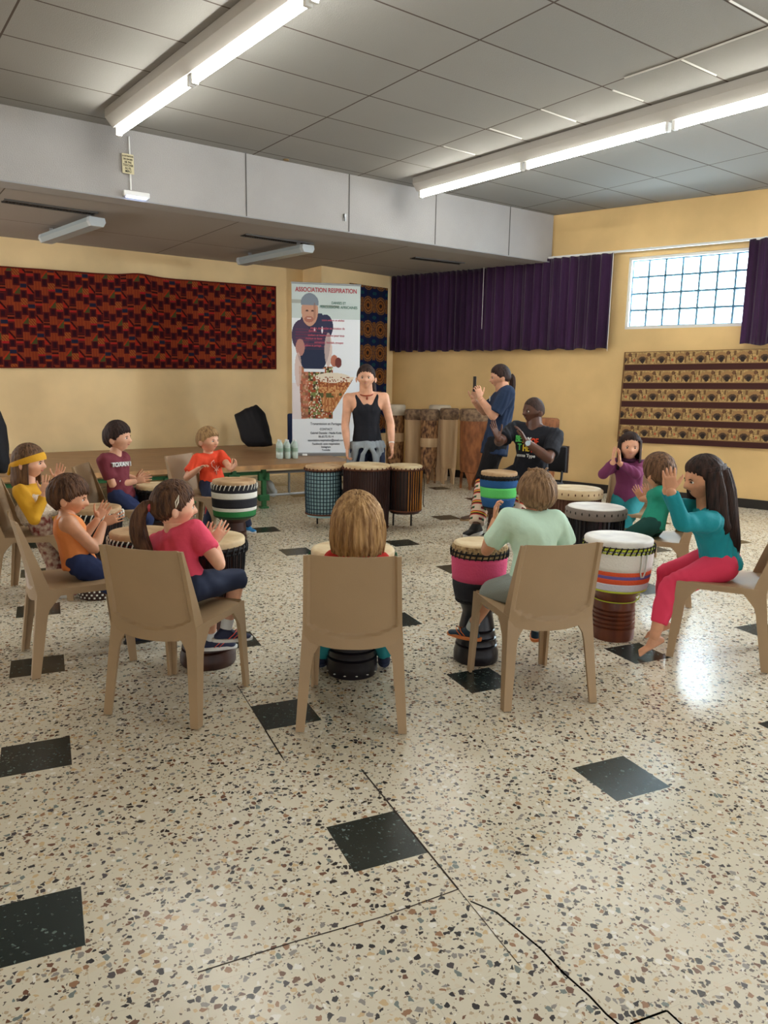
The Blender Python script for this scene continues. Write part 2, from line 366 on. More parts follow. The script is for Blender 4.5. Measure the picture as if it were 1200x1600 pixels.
o = slab('trim_2', [L0 + V(0, 0, LOW), L1 + V(0, 0, LOW), L1 + V(0, 0, CEIL + .05), L0 + V(0, 0, CEIL + .05)], tuple(-N_B * .25), m_wtex); o['kind'] = 'structure'
bm = bmesh.new()
for q in (375, 541, 674, 788):
    p = {375: V(-1.458, 8.009, 3.050), 541: V(-0.469, 8.736, 3.050), 674: V(0.519, 9.455, 3.050), 788: V(1.510, 10.168, 3.050)}[q]
    s = float(np.dot(V(p) - V(bf), D_B)); bx(bm, BL(bf, s, (LOW + CEIL) / 2) + N_B * .002, (.009, .006, CEIL - LOW), rz=R(35.4))
o = obj('trim_3', bm, mat('joint_grey', (88, 86, 84), .9)); o['kind'] = 'structure'
bm = bmesh.new(); bx(bm, (L0 + L1) / 2 + N_B * .006 + V(0, 0, LOW + .006), (9.9, .012, .012), rz=R(35.4)); o = obj('trim_4', bm, mat('grey_edge', (150, 150, 152), .6)); o['kind'] = 'structure'

def ceiling_mat(name, rgb, pu, pv, ang, o0, line, wid=.006):
    global nt
    m = bpy.data.materials.new(name); m.use_nodes = True; nt = m.node_tree; b = nt.nodes['Principled BSDF']
    tc = N('ShaderNodeTexCoord'); sp = N('ShaderNodeSeparateXYZ'); L(tc.outputs['Object'], sp.inputs[0])
    dx = MA('SUBTRACT', sp.outputs[0], o0[0]); dy = MA('SUBTRACT', sp.outputs[1], o0[1]); c, s = math.cos(R(ang)), math.sin(R(ang))
    U_ = MA('DIVIDE', MA('ADD', MA('MULTIPLY', dx, c), MA('MULTIPLY', dy, s)), pu); V_ = MA('DIVIDE', MA('SUBTRACT', MA('MULTIPLY', dy, c), MA('MULTIPLY', dx, s)), pv)
    lu = MA('LESS_THAN', MA('FLOORED_MODULO', U_, 1.0), wid * 2 / pu); lv = MA('LESS_THAN', MA('FLOORED_MODULO', V_, 1.0), wid * 2 / pv)
    cell = N('ShaderNodeTexWhiteNoise', noise_dimensions='2D'); cb = N('ShaderNodeCombineXYZ'); L(MA('FLOOR', U_), cb.inputs[0]); L(MA('FLOOR', V_), cb.inputs[1]); L(cb.outputs[0], cell.inputs['Vector'])
    c0 = MIX(MA('MULTIPLY', cell.outputs[0], .35), lin(rgb), lin(tuple(v * .86 for v in rgb)))
    nz = N('ShaderNodeTexNoise'); nz.inputs['Scale'].default_value = 160; L(tc.outputs['Object'], nz.inputs['Vector'])
    bp = N('ShaderNodeBump'); bp.inputs['Strength'].default_value = .5; bp.inputs['Distance'].default_value = .004; L(nz.outputs[0], bp.inputs['Height']); L(bp.outputs[0], b.inputs['Normal'])
    nz2 = N('ShaderNodeTexNoise'); nz2.inputs['Scale'].default_value = .9; nz2.inputs['Detail'].default_value = 3; L(tc.outputs['Object'], nz2.inputs['Vector'])
    c1 = MIX(MA('MULTIPLY', nz2.outputs[0], .35), c0, lin(tuple(v * .8 for v in rgb)))
    L(MIX(MA('MAXIMUM', lu, lv), c1, lin(line)), b.inputs['Base Color']); b.inputs['Roughness'].default_value = .9; b.inputs['Specular IOR Level'].default_value = .1
    return m
m_ceil = ceiling_mat('grey_ceiling_tiles', (153, 150, 146), 1.26, .63, 36.4, (.95, 4.86), (86, 76, 70), .007)
cpts = [L0 + V(0, 0, CEIL), L1 + V(0, 0, CEIL), W(9, CEIL, -.1), V(11.6, -3.1, CEIL), V(-7.5, -3.1, CEIL), V(-7.5, 4, CEIL)]
o = slab('ceiling', cpts, (0, 0, .1), m_ceil); o['kind'] = 'structure'
m_low = ceiling_mat('dim_low_ceiling', (170, 164, 158), 2.2, 1.6, 35.4, (-1.5, 8.1), (98, 90, 84))
o = slab('ceiling_low', [L0 + V(0, 0, LOW) - N_B * .24, L1 + V(0, 0, LOW) - N_B * .24, BL(wb0, 3.2, LOW), BL(wb0, -7.6, LOW)], (0, 0, .08), m_low); o['kind'] = 'structure'
bm = bmesh.new()
for ya, yb, za, zb in ((-3.1, 4.7, 0, CEIL), (7.9, 8.3, 0, CEIL), (4.7, 7.9, 0, 1.1), (4.7, 7.9, 2.9, CEIL)): bx(bm, (-7.3, (ya + yb) / 2, (za + zb) / 2), (.2, yb - ya, zb - za))  # opening added in this unseen wall to let light onto the stage wall
o = obj('wall_left', bm, m_yel2); o['kind'] = 'structure'
o = slab('wall_front', [V(-7.2, -3.1, 1.2), V(6.0, -3.1, 1.2), V(6.0, -3.1, CEIL), V(-7.2, -3.1, CEIL)], (0, -.2, 0), m_yel2); o['kind'] = 'structure'
# ceiling grid rails, paled by colour where the lamp lights them
m_strip = mat('lamplit_rail', (205, 203, 198), .5); bm = bmesh.new()
for a_, b_ in ((V(1.688, 6.184, 3.660), V(1.994, 6.396, 3.660)), (V(1.990, 5.618, 3.660), V(2.345, 5.878, 3.660)), (V(1.230, 6.615, 3.660), V(1.586, 6.890, 3.660)), (V(0.877, 7.106, 3.660), V(1.208, 7.373, 3.660)), (V(0.511, 7.639, 3.660), V(0.839, 7.888, 3.660)), (V(1.959, 4.809, 3.660), V(2.307, 5.057, 3.660)), (V(1.707, 5.950, 3.660), V(1.982, 5.618, 3.660)), (V(1.982, 5.618, 3.660), V(2.345, 5.132, 3.660))):
    sweep(bm, [V(a_[0], a_[1], CEIL - .002), V(b_[0], b_[1], CEIL - .002)], .008, 4)
o = obj('trim_5', bm, m_strip); o['kind'] = 'structure'

# stage
m_plank = mat('stage_planks', (170, 132, 94), .45, rgb2=(134, 100, 70), vscale=5, stretch=(1, 14, 1), spec=.5)
m_edge = mat('stage_edge_wood', (200, 154, 106), .5, var=.15)
m_green = mat('green_painted_steel', (58, 118, 76), .5)
sf0 = V(-2.44, 7.66, 0); sd = unit(V(-.52, 8.81, 0) - sf0); sn = V(sd[1], -sd[0], 0)
st = empty('stage', sf0 + sd * .8, 0); tag(st, 'long low wooden stage with green steel frame in front of the back wall', 'stage'); inv = -V(*st.location)
def SP(s, d, z): return sf0 + sd * s - sn * d + V(0, 0, z) + inv
bm = bmesh.new(); loft(bm, [[SP(-4.5, 0, z), SP(2.45, 0, z), SP(2.45, 2.55, z), SP(-4.5, 2.05, z)] for z in (.468, .5)]); obj('deck', bm, m_plank, st)
bm = bmesh.new(); loft(bm, [[SP(-4.5, -.006, z), SP(2.45, -.006, z), SP(2.45, .02, z), SP(-4.5, .02, z)] for z in (.45, .4985)]); obj('edge_board', bm, m_edge, st)
bm = bmesh.new(); sweep(bm, [SP(-4.4, .1, .40), SP(1.3, .1, .40)], .022, 6); sweep(bm, [SP(-4.4, .1, .12), SP(1.3, .1, .12)], .014, 6); obj('rail', bm, m_green, st)
bm = bmesh.new(); sweep(bm, [SP(1.3, .1, .40), SP(2.4, .1, .40)], .018, 6); sweep(bm, [SP(1.3, .1, .14), SP(2.4, .1, .14)], .015, 6); sweep(bm, [SP(1.62, .1, .40), SP(1.62, .1, .14)], .015, 6); obj('rail', bm, m_metal, st)
for s in (-3.3, -2.0, -.75, .25, .95, 1.3, 2.35):
    bm = bmesh.new(); bx(bm, SP(s, .08, .23), (.05, .05, .46), rz=math.atan2(sd[1], sd[0]), bev=.004); bx(bm, SP(s, .08, .36), (.13, .05, .09), rz=math.atan2(sd[1], sd[0]), bev=.006)
    bx(bm, SP(s, .08, .12), (.12, .06, .07), rz=math.atan2(sd[1], sd[0]), bev=.006); bx(bm, SP(s, .08, .01), (.09, .09, .02), rz=.5); obj('leg', bm, m_green if s < 2 else m_black, st)
bm = bmesh.new(); sweep(bm, [SP(-2.0, .3, .503), SP(-1.5, 1.6, .503)], .012, 6); tag(obj('floor_cable', bm, m_black), 'dark cable lying across the wooden stage boards behind the headband girl', 'cable').location = -inv

# drape cloths
def hashf(a, b, k=0.0): return np.modf(np.abs(np.sin(a * 12.9898 + b * 78.233 + k) * 43758.5453))[0]
def C_(*a): return np.array(a, float)
def kente(u, v):
    NC, NR = 58, 12
    fx, fy = u * NC, v * NR; i = np.floor(fx); off = (i % 2) * .5 + (np.floor(i / 2) % 2) * .12; fy = fy + off; j = np.floor(fy); x, y = fx - i, fy - j
    out = np.tile(C_(160, 62, 34), (len(u), 1)); dk = ((i + j) % 2 == 0)
    t = (i * 2 + j * 3) % 7
    out[dk] = C_(96, 22, 24); core = dk & (abs(x - .5) < .26) & (abs(y - .5) < .34); out[core] = C_(58, 14, 28)
    o_ = ~dk
    def put(m_, c): out[m_] = C_(*c)
    put(o_ & (t < 2) & (np.floor(x * 5) % 2 == 0), (176, 74, 34)); put(o_ & (t == 2) & (np.floor(y * 5) % 2 == 0), (54, 10, 16)); put(o_ & (t == 2) & (abs(y - .2) < .12), (196, 44, 36))
    put(o_ & (t == 3) & (x + y < .8), (200, 44, 28)); put(o_ & (t == 3) & (abs(x + y - 1) < .16), (60, 12, 16))
    put(o_ & (t == 4) & (abs(y - .5) < .22), (40, 40, 66)); put(o_ & (t == 4) & (y < .16), (212, 84, 26))
    put(o_ & (t == 5) & (np.sin((x + y) * 16) > 0), (196, 110, 48)); put(o_ & (t == 5) & (y < .2), (206, 36, 44)); put(o_ & (t == 6) & (x > y), (92, 92, 46)); put(o_ & (t == 6) & (abs(x - y) < .13), (206, 60, 30))
    e = (x < .1) | (y > .93); out[e] = out[e] * .55 + C_(176, 76, 48) * .45
    e = (v < .012) | (v > .985) | (u > .994); out[e] = C_(120, 40, 26)
    return out * .80
m_cloth = attr_mat('printed_cloth')
def onback(p):   # slide a ray hit onto the stage wall plane
    return p
kl, kr = V(-4.598, 9.241, 2.710), V(-1.692, 11.306, 2.775); kb, kb2 = V(-4.661, 9.195, 1.524), V(-1.643, 11.341, 1.587)
kl, kr, kb, kb2 = V(kl), V(kr), V(kb), V(kb2)
e_ = unit(kr - kl) * 1.0; kl = kl - (kr - kl) * .25; kb = kb - (kb2 - kb) * .25
ktop, kbot = (kl[2] + kr[2]) / 2, (kb[2] + kb2[2]) / 2
def kw(u, v):
    sl = (kl[2] * (1 - u) + kr[2] * u) - kl[2]; sb = (kb[2] * (1 - u) + kb2[2] * u) - kb[2]
    bulge = .035 * np.exp(-((u - .57) / .05) ** 2) * v
    return .012 + .008 * np.sin(u * 30) * (1 - v) + .004 * np.sin(u * 75 + v * 3), sl * v + sb * (1 - v) + bulge
ok_ = pgrid('wall_hanging', kb + N_B * .02, V(kb2[0], kb2[1], kb[2]) + N_B * .02, V(kb[0], kb[1], kl[2]) + N_B * .02, 560, 190, kente, m_cloth, wave=kw)
tag(ok_, 'wide red and black kente print cloth stretched high on the stage wall', 'wall hanging')
def elephants(u, v):
    out = np.tile(C_(176, 146, 98), (len(u), 1)); b = v * 5.0; j = np.floor(b); y = b - j
    stripe = y < .30; out[stripe] = C_(70, 42, 40)
    q = ~stripe; yy = (y - .30) / .70; fx = u * 11.5 + j * .37; x = fx - np.floor(fx)
    n = hashf(np.floor(u * 150), np.floor(v * 60)); out[q] = out[q] * (0.82 + .3 * n[q])[:, None]
    def put(m_, c): out[m_ & q] = C_(*c)
    put(((x - .48) / .30) ** 2 + ((yy - .58) / .26) ** 2 < 1, (158, 122, 82)); put(((x - .48) / .19) ** 2 + ((yy - .42) / .2) ** 2 < 1, (84, 66, 54)); put(((x - .50) / .11) ** 2 + ((yy - .30) / .2) ** 2 < 1, (52, 44, 42))
    put((abs(x - .26) < .035) & (yy < .5) & (yy > .1), (120, 92, 62)); put((abs(x - .72) < .05) & (yy < .55) & (yy > .08), (120, 92, 62))
    put(((x - .80) / .10) ** 2 + ((yy - .76) / .14) ** 2 < 1, (108, 78, 58)); put((abs(x - .90 + .15 * (yy - .6)) < .02) & (yy < .8) & (yy > .25), (86, 60, 46))
    put((abs(x - .05) < .05) & (abs(yy - .35) < .1), (176, 96, 66)); put(yy < .06, (140, 108, 72)); put(yy > .95, (112, 84, 60)); put((abs(x - .12) < .05) & (yy > .55) & (yy < .9), (112, 84, 58))
    e = (u < .006); out[e] = C_(120, 90, 60)
    return out
s0 = sof((3.10, 9.95)); 
def ew(u, v): return .012 + .01 * np.sin(u * 14 + v * 2), -.03 * np.sin(u * 3.1) * 0 + 0 * u
oe = pgrid('wall_hanging', W(s0 - .02, .70, .02), W(.85, .74, .02), W(s0, 1.86, .02), 420, 150, elephants, m_cloth, wave=ew)
tag(oe, 'tan cloth printed with rows of elephants and brown stripes, hung under the glass block window', 'wall hanging')
def circles(u, v):
    out = np.tile(C_(34, 38, 62), (len(u), 1)); fx = u * 3.1; fy = v * 6.3; j = np.floor(fy); i = np.floor(fx); x, y = fx - i - .5, (fy - j - .5)
    r = np.sqrt(x ** 2 + (y * 1.05) ** 2); a = j % 2 < 3
    y2 = y / .55; rr = np.sqrt((x / .44) ** 2 + (y / .36) ** 2)
    for lo, hi, c in ((0, .25, (46, 32, 28)), (.25, .5, (150, 92, 44)), (.5, .62, (70, 46, 36)), (.62, .8, (160, 104, 52)), (.8, .9, (60, 48, 52)), (.9, 1.02, (140, 96, 56))):
        out[(rr >= lo) & (rr < hi)] = C_(*c)
    d = abs(y) > .38; b = np.sqrt(((fx - np.round(fx)) / .4) ** 2 + ((fy - np.round(fy)) / .2) ** 2); out[(b < 1) & (rr > 1.02)] = C_(24, 34, 74); out[(b < .4) & (rr > 1.02)] = C_(28, 72, 84)
    out[(rr > 1.05) & (b > 1) & (abs(x) > .4)] = C_(130, 84, 46)
    return out * .9
pdir = unit(pd - pc); pn = V(pdir[1], -pdir[0], 0)
c0 = pc + pdir * .52; c1 = pc + pdir * 1.33
oc = pgrid('wall_hanging', c0 + pn * .02 + V(0, 0, .62), c1 + pn * .02 + V(0, 0, .62), c0 + pn * .02 + V(0, 0, 2.86), 90, 190, circles, m_cloth, wave=lambda u, v: (.012 + .006 * np.sin(u * 9), 0 * u))
tag(oc, 'dark blue cloth with orange ringed circles hanging beside the roll-up banner', 'wall hanging')

# curtains on a white rail
m_curt = mat('purple_curtain', (64, 38, 72), .9, rgb2=(46, 26, 52), vscale=3, stretch=(1, 1, .2), sheen=.3, spec=.1)
def curtain(name, s0, s1, z0, z1, folds_, off, seed):
    bm = bmesh.new(); nx = int((s1 - s0) * 90); nz = 16; rows = []
    def prof(t, k):
        a = folds_ * 2 * PI * t + 1.3 * math.sin(7 * t + seed); return .035 * math.sin(a) + .014 * math.sin(2.3 * a + seed) 
    for side in (0, 1):
        g = []
        for k in range(nz + 1):
            w_ = k / nz; z = z0 + (z1 - z0) * w_; r_ = []
            for i in range(nx + 1):
                t = i / nx; amp = .55 + .45 * (1 - w_); p = W(s0 + (s1 - s0) * t, z + (.012 * math.sin(folds_ * 3 * t + seed) if k == 0 else .010 * abs(math.sin(folds_ * 4 * t)) if k == nz else 0), off + prof(t, k) * amp - side * .006)
                r_.append(bm.verts.new(p))
            g.append(r_)
        rows.append(g)
        for k in range(nz):
            for i in range(nx):
                q = (g[k][i], g[k][i + 1], g[k + 1][i + 1], g[k + 1][i]); bm.faces.new(q if side == 0 else q[::-1])
    a, b = rows
    for i in range(nx): bm.faces.new((a[0][i + 1], a[0][i], b[0][i], b[0][i + 1])); bm.faces.new((a[nz][i], a[nz][i + 1], b[nz][i + 1], b[nz][i]))
    for k in range(nz): bm.faces.new((a[k][0], a[k + 1][0], b[k + 1][0], b[k][0])); bm.faces.new((a[k + 1][nx], a[k][nx], b[k][nx], b[k + 1][nx]))
    return obj(name, bm, m_curt, None, True)
CURT = []
CURT.append(tag(curtain('curtain', sof((.06, 12.29)) + .1, -3.895, 1.90, 3.04, 16, .12, 1.0), 'left half of the long purple curtain, its end near the pillar', 'curtain', 'purple curtains over the window on the right wall'))
CURT.append(tag(curtain('curtain', -3.905, -2.06, 1.90, 3.09, 13, .12, 2.2), 'right half of the long purple curtain, its end near the glass block window', 'curtain', 'purple curtains over the window on the right wall'))
CURT.append(tag(curtain('curtain', -.46, 1.0, 1.93, 3.10, 10, .12, .4), 'purple curtain at the right picture edge covering part of the glass block window', 'curtain'))
bm = bmesh.new(); bx(bm, (W(-5.7, 3.11, .1) + W(1.6, 3.11, .1)) / 2, (7.3, .03, .025), rz=R(-37.5)); 
for s in (-5.6, -4.2, -2.9, -1.6, -.3, 1.0): bx(bm, W(s, 3.12, .05), (.02, .1, .02), rz=R(-37.5))
rail = tag(obj('curtain_rail', bm, m_white), 'white curtain rail running along the top of the window wall', 'curtain rail')
for s, z, k_ in ((-3.92, 2.2, 0), (-2.04, 1.87, 1), (.02, 1.62, 2)):
    bm = bmesh.new(); sweep(bm, [W(s, z, .18), W(s, 3.09, .18), W(s, 3.09, .12)], .004, 5); obj('pull_cord', bm, m_white, CURT[k_])

# fluorescent lamps
m_tube = mat('lit_fluorescent_tube', (252, 252, 244), .5, emit=TUBE_S)
m_hous = mat('lamp_housing', (170, 166, 160), .5)
LD = unit(V(1.565, -1.952, 0)); LN = V(-LD[1], LD[0], 0)
def lamp(start, lens, label, tubes_s):
    root = empty('fluorescent_lamp', start); tag(root, label, 'ceiling lamp'); tot = sum(lens); ang = math.atan2(LD[1], LD[0])
    bm = bmesh.new(); x = 0
    sec = [(-.10, .155), (.10, .155), (.10, .09), (.04, .02), (-.04, .02), (-.10, .09)]
    loft(bm, [[LD * t + LN * a + V(0, 0, b) for a, b in sec] for t in (0, tot)]); obj('lamp_housing', bm, m_hous, root)
    for l in lens:
        bm = bmesh.new(); sweep(bm, [LD * (x + .05) + V(0, 0, -.02), LD * (x + l - .05) + V(0, 0, -.02)], .024, 10); tb = obj('tube', bm, m_tube, root, True)
        for t in (x + .03, x + l - .03):
            bm = bmesh.new(); bx(bm, LD * t + V(0, 0, -.01), (.03, .05, .075), rz=ang, bev=.004); obj('lamp_holder', bm, m_white, tb)
        x += l
    return root
lamp(V(V(-2.331, 6.842, 3.500)) + LD * .02, [1.5, 1.5, 1.5, 1.5, 1.5], 'long lit fluorescent lamp on the ceiling at upper left', 0)
lamp(V(V(0.335, 8.828, 3.500)), [1.53, 1.53, 1.53, 1.53, 1.53], 'long lit fluorescent lamp on the ceiling at upper right', 0)
# unlit closed lamps under the low ceiling, vents
m_diff = mat('grey_diffuser', (160, 172, 176), .35)
def boxlamp(p0, p1, label):
    p0, p1 = V(p0), V(p1); d = unit(p1 - p0); n_ = V(-d[1], d[0], 0); r_ = empty('box_lamp', p0); tag(r_, label, 'ceiling lamp'); l = np.linalg.norm(p1 - p0)
    def sc(t, k=1.0): return [d * t + n_ * a * k + V(0, 0, b) for a, b in ((-.075, .04), (.075, .04), (.085, 0), (.06, -.045), (-.06, -.045), (-.085, 0))]
    bm = bmesh.new(); loft(bm, [sc(.06), sc(l - .06)]); obj('diffuser', bm, m_diff, r_)
    for a, b in ((0, .06), (l - .06, l)):
        bm = bmesh.new(); loft(bm, [sc(a, 1.02), sc(b, 1.02)]); obj('end_cap', bm, mat('pale_cap', (190, 198, 202), .4), r_)
    bm = bmesh.new()
    for t in (.2, l - .2): bx(bm, d * t + V(0, 0, .055), (.04, .04, .07))
    obj('bracket', bm, m_metal, r_)
boxlamp(V(-2.874, 7.770, 2.950), V(-3.844, 8.810, 2.950), 'unlit grey box lamp under the low ceiling, leftmost one')
boxlamp(V(-0.928, 9.120, 2.950), V(-1.913, 10.227, 2.950), 'unlit grey box lamp under the low ceiling, above the roll-up banner')
m_vent = mat('vent_black', (34, 30, 28), .8)
for a, b, lb in ((V(-3.595, 7.360, 3.050), V(-2.924, 7.880, 3.050), 'black slot vent in the low ceiling at far left'), (V(-1.640, 8.872, 3.050), V(-0.927, 9.413, 3.050), 'black slot vent in the low ceiling above the middle lamp'), (V(0.325, 10.287, 3.050), V(1.015, 10.707, 3.050), 'short black slot vent in the low ceiling near the purple curtain')):
    a, b = V(a), V(b); d = b - a; rt = empty('slot_vent', (a + b) / 2); tag(rt, lb, 'vent'); ll = np.linalg.norm(d); an = math.atan2(d[1], d[0])
    bm = bmesh.new()
    for o1 in (-.06, .06): bx(bm, V(-math.sin(an), math.cos(an), 0) * o1 + V(0, 0, -.008), (ll, .015, .016), rz=an)
    obj('vent_frame', bm, mat('vent_frame_grey', (88, 84, 80), .6), rt)
    bm = bmesh.new(); bx(bm, (0, 0, -.003), (ll - .02, .11, .004), rz=an)
    for k in range(int(ll / .03)):
        t = -ll / 2 + .02 + k * .03; bx(bm, V(math.cos(an), math.sin(an), 0) * t + V(0, 0, -.008), (.006, .10, .012), rz=an)
    obj('grille', bm, m_vent, rt)
# things on the beam face
def onbeam(px): return V(px)
pe = V(V(-2.500, 7.508, 3.100)); se = float(np.dot(pe - bf, D_B)); rt = empty('emergency_light', BL(bf, se + .02, 3.10) + N_B * .03); tag(rt, 'small white emergency light at the lower edge of the beam', 'emergency light')
bm = bmesh.new(); bx(bm, (0, 0, 0), (.24, .06, .05), rz=R(35.4), bev=.008); obj('body', bm, m_white, rt)
bm = bmesh.new(); bx(bm, N_B * .012 + V(0, 0, -.028), (.19, .05, .012), rz=R(35.4), bev=.004); obj('lens', bm, mat('lit_lens', (200, 215, 255), .4, emit=1.6), rt)
bm = bmesh.new(); sweep(bm, [BL(bf, se - .02, 3.14) + N_B * .012, BL(bf, se - .02, 3.6) + N_B * .012], .008, 6); tag(obj('conduit', bm, m_white), 'thin white cable conduit running up the beam above the emergency light', 'conduit')
pz = V(V(-2.420, 7.187, 3.340)); sz = float(np.dot(pz - bf, D_B)); rt = empty('notice', BL(bf, se - .04, 3.36) + N_B * .022); tag(rt, 'small yellowed paper notice with black writing stuck on the beam', 'notice')
bm = bmesh.new(); bx(bm, (0, 0, 0), (.105, .003, .17), rz=R(35.4)); obj('paper', bm, mat('yellowed_paper', (206, 196, 160), .8), rt)
for k, s_ in enumerate(('A L\'ATTENTION', 'DES USAGERS', 'NE PAS', 'TOUCHER', 'AU FIL', 'MERCI')): text('lettering', s_, .019 if k < 2 else .027, m_black, rt, N_B * .0025 + V(0, 0, .064 - .026 * k), (R(90), 0, R(35.4)), sx=.72, bold=.0005)
for q, r_ in ((549, .02),):
    p = V(V(-0.395, 8.322, 3.200)); s = float(np.dot(p - bf, D_B)); rt = BL(bf, s + .12, 3.22)
    bm = bmesh.new(); bx(bm, rt + N_B * .012, (.03, .025, .04), rz=R(35.4), bev=.005); bx(bm, rt + N_B * .02 + V(0, 0, -.035), (.012, .015, .04), rz=R(35.4)); tag(obj('hook', bm, m_metal), 'small metal hook screwed to the beam face', 'hook')
bm = bmesh.new(); p = V(V(-1.059, 8.168, 3.660)); lathe(bm, [(.03, -.012), (.03, 0)], 14, (p[0], p[1], CEIL)); tag(obj('ceiling_hook', bm, mat('brass_brown', (120, 96, 60), .5)), 'small round brown plug in the ceiling near the beam', 'ceiling hook')

# ---------------- plastic chairs ----------------
m_chair = mat('beige_resin', (166, 139, 106), .5, var=.03, vscale=3, bump=.12, bscale=300, spec=.45)
def lsec(x, y, sx, sy, wx, wy, z, t=.013):
    """L-shaped leg section: outer corner at (x, y), arms running inward by wx and wy"""
    q = [(0, 0), (wx, 0), (wx, t), (t, t), (t, wy), (0, wy)]
    r = [V(x - sx * a, y - sy * b, z) for a, b in q]
    return r if sx * sy > 0 else r[::-1]
def ss(a, b, x): t = np.clip((x - a) / (b - a), 0, 1); return t * t * (3 - 2 * t)
def make_chair():
    root = empty('plastic_chair')
    # seat with rounded front and side skirts
    bm = bmesh.new(); nx, ny = 20, 22; top = []
    for j in range(ny + 1):
        row = []
        for i in range(nx + 1):
            u = -1 + 2 * i / nx; v = j / ny; y = -.205 + .43 * v; hw = .205 - .012 * abs(v - .5) + .004
            edge = max(abs(u) ** 6, 0); z = .436 - .016 * (1 - u * u) * math.sin(PI * min(1, v * 1.1)) - .012 * ss(.8, 1, v) - .006 * edge
            row.append(V(hw * u * (1 - .03 * ss(.85, 1, v)), y - .018 * ss(.6, 1, abs(u)) * ss(.85, 1, v), z))
        top.append(row)
    T = [[bm.verts.new(p) for p in r] for r in top]; B = [[bm.verts.new(p - V(0, 0, .014)) for p in r] for r in top]
    for j in range(ny):
        for i in range(nx):
            bm.faces.new((T[j][i], T[j][i + 1], T[j + 1][i + 1], T[j + 1][i])); bm.faces.new((B[j][i], B[j + 1][i], B[j + 1][i + 1], B[j][i + 1]))
    peri = lambda G: [G[0][i] for i in range(nx)] + [G[j][nx] for j in range(ny)] + [G[ny][i] for i in range(nx, 0, -1)] + [G[j][0] for j in range(ny, 0, -1)]
    a, b = peri(T), peri(B); n = len(a)
    for k in range(n): bm.faces.new((a[k], b[k], b[(k + 1) % n], a[(k + 1) % n]))
    # skirts: arched strips along sides and front
    def skirt(p0, p1, inn, arch=.075, low=.028):
        m_ = 24; o_ = []; ii = []
        for k in range(m_ + 1):
            t = k / m_; q = V(p0) * (1 - t) + V(p1) * t; s_ = abs(2 * t - 1); dpt = low + (arch) * ss(.62, 1.0, s_) 
            o_.append((bm.verts.new(q + V(0, 0, .430)), bm.verts.new(q + V(0, 0, .424 - dpt)))); q2 = q + V(inn) * .012; ii.append((bm.verts.new(q2 + V(0, 0, .424)), bm.verts.new(q2 + V(0, 0, .424 - dpt))))
        for k in range(m_):
            bm.faces.new((o_[k][0], o_[k][1], o_[k + 1][1], o_[k + 1][0])); bm.faces.new((ii[k][1], ii[k][0], ii[k + 1][0], ii[k + 1][1])); bm.faces.new((o_[k][1], ii[k][1], ii[k + 1][1], o_[k + 1][1]))
    for sx in (-1, 1): skirt((sx * .206, -.20, 0), (sx * .204, .215, 0), (-sx, 0, 0))
    skirt((-.19, .222, 0), (.19, .222, 0), (0, -1, 0), .05, .02); skirt((-.2, -.205, 0), (.2, -.205, 0), (0, 1, 0), .06, .03)
    obj('seat', bm, m_chair, root, 'auto')
    # backrest shell
    bm = bmesh.new(); nx, nz = 44, 44; F, K_ = [], []
    for j in range(nz + 1):
        rf, rk = [], []
        for i in range(nx + 1):
            u = -1 + 2 * i / nx; v = j / nz
            w = .207 - .012 * v; cr = max(0, abs(u) - .9) / .1; zt = .768 - .016 * cr ** 2 * 1.2 - .006 * (1 - u * u); zb = .395 - .038 * (1 - abs(u) ** 2.6)
            z = zb + (zt - zb) * v; y = -.206 - .078 * max(0, (z - .40) / .38) ** 1.15 - .022 * (1 - u * u); x = w * u
            # recessed panel bounded by a U line
            d = min((1 - abs(u)) * w - .020, (z - (.475 - .065 * (1 - abs(u) ** 2.2))) * .8)
            rec = .014 * ss(-.004, .005, d)
            rk.append(V(x, y + rec, z)); rf.append(V(x * .985, y + .014 + rec * .3, z))
        F.append([bm.verts.new(p) for p in rf]); K_.append([bm.verts.new(p) for p in rk])
    for j in range(nz):
        for i in range(nx):
            bm.faces.new((F[j][i], F[j][i + 1], F[j + 1][i + 1], F[j + 1][i])); bm.faces.new((K_[j][i], K_[j + 1][i], K_[j + 1][i + 1], K_[j][i + 1]))
    def per(G): return [G[0][i] for i in range(nx)] + [G[j][nx] for j in range(nz)] + [G[nz][i] for i in range(nx, 0, -1)] + [G[j][0] for j in range(nz, 0, -1)]
    a, b = per(F), per(K_); n = len(a)
    for k in range(n): bm.faces.new((a[k], a[(k + 1) % n], b[(k + 1) % n], b[k]))
    for sx in (-1, 1):   # side flange running down into the rear leg
        secs = []
        for t in np.linspace(0, 1, 12):
            z = .40 + .365 * t; x = sx * (.207 - .012 * t); y = -.206 - .078 * ((z - .40) / .38) ** 1.15; dd = .052 * (1 - t) + .014
            secs.append([V(x, y - .001, z), V(x, y + dd, z), V(x - sx * .012, y + dd, z), V(x - sx * .012, y - .001, z)][::sx])
        loft(bm, secs)
    obj('backrest', bm, m_chair, root, 'auto')
    for sx in (-1, 1):
        bm = bmesh.new(); S_ = []
        for t in np.linspace(0, 1, 14):
            z = .005 + .425 * t; fl = ss(.72, 1, t)
            S_.append(lsec(sx * (.232 - .024 * t), -.258 + .052 * t, sx, -1, .036 + .018 * t + .05 * fl, .040 + .02 * t + .06 * fl, z))
        loft(bm, S_); obj('leg', bm, m_chair, root, 'auto')
        bm = bmesh.new(); S_ = []
        for t in np.linspace(0, 1, 14):
            z = .005 + .42 * t; fl = ss(.72, 1, t)
            S_.append(lsec(sx * (.214 - .010 * t), .243 - .021 * t, sx, 1, .032 + .012 * t + .04 * fl, .036 + .022 * t + .06 * fl, z))
        loft(bm, S_); obj('leg', bm, m_chair, root, 'auto')
    return root
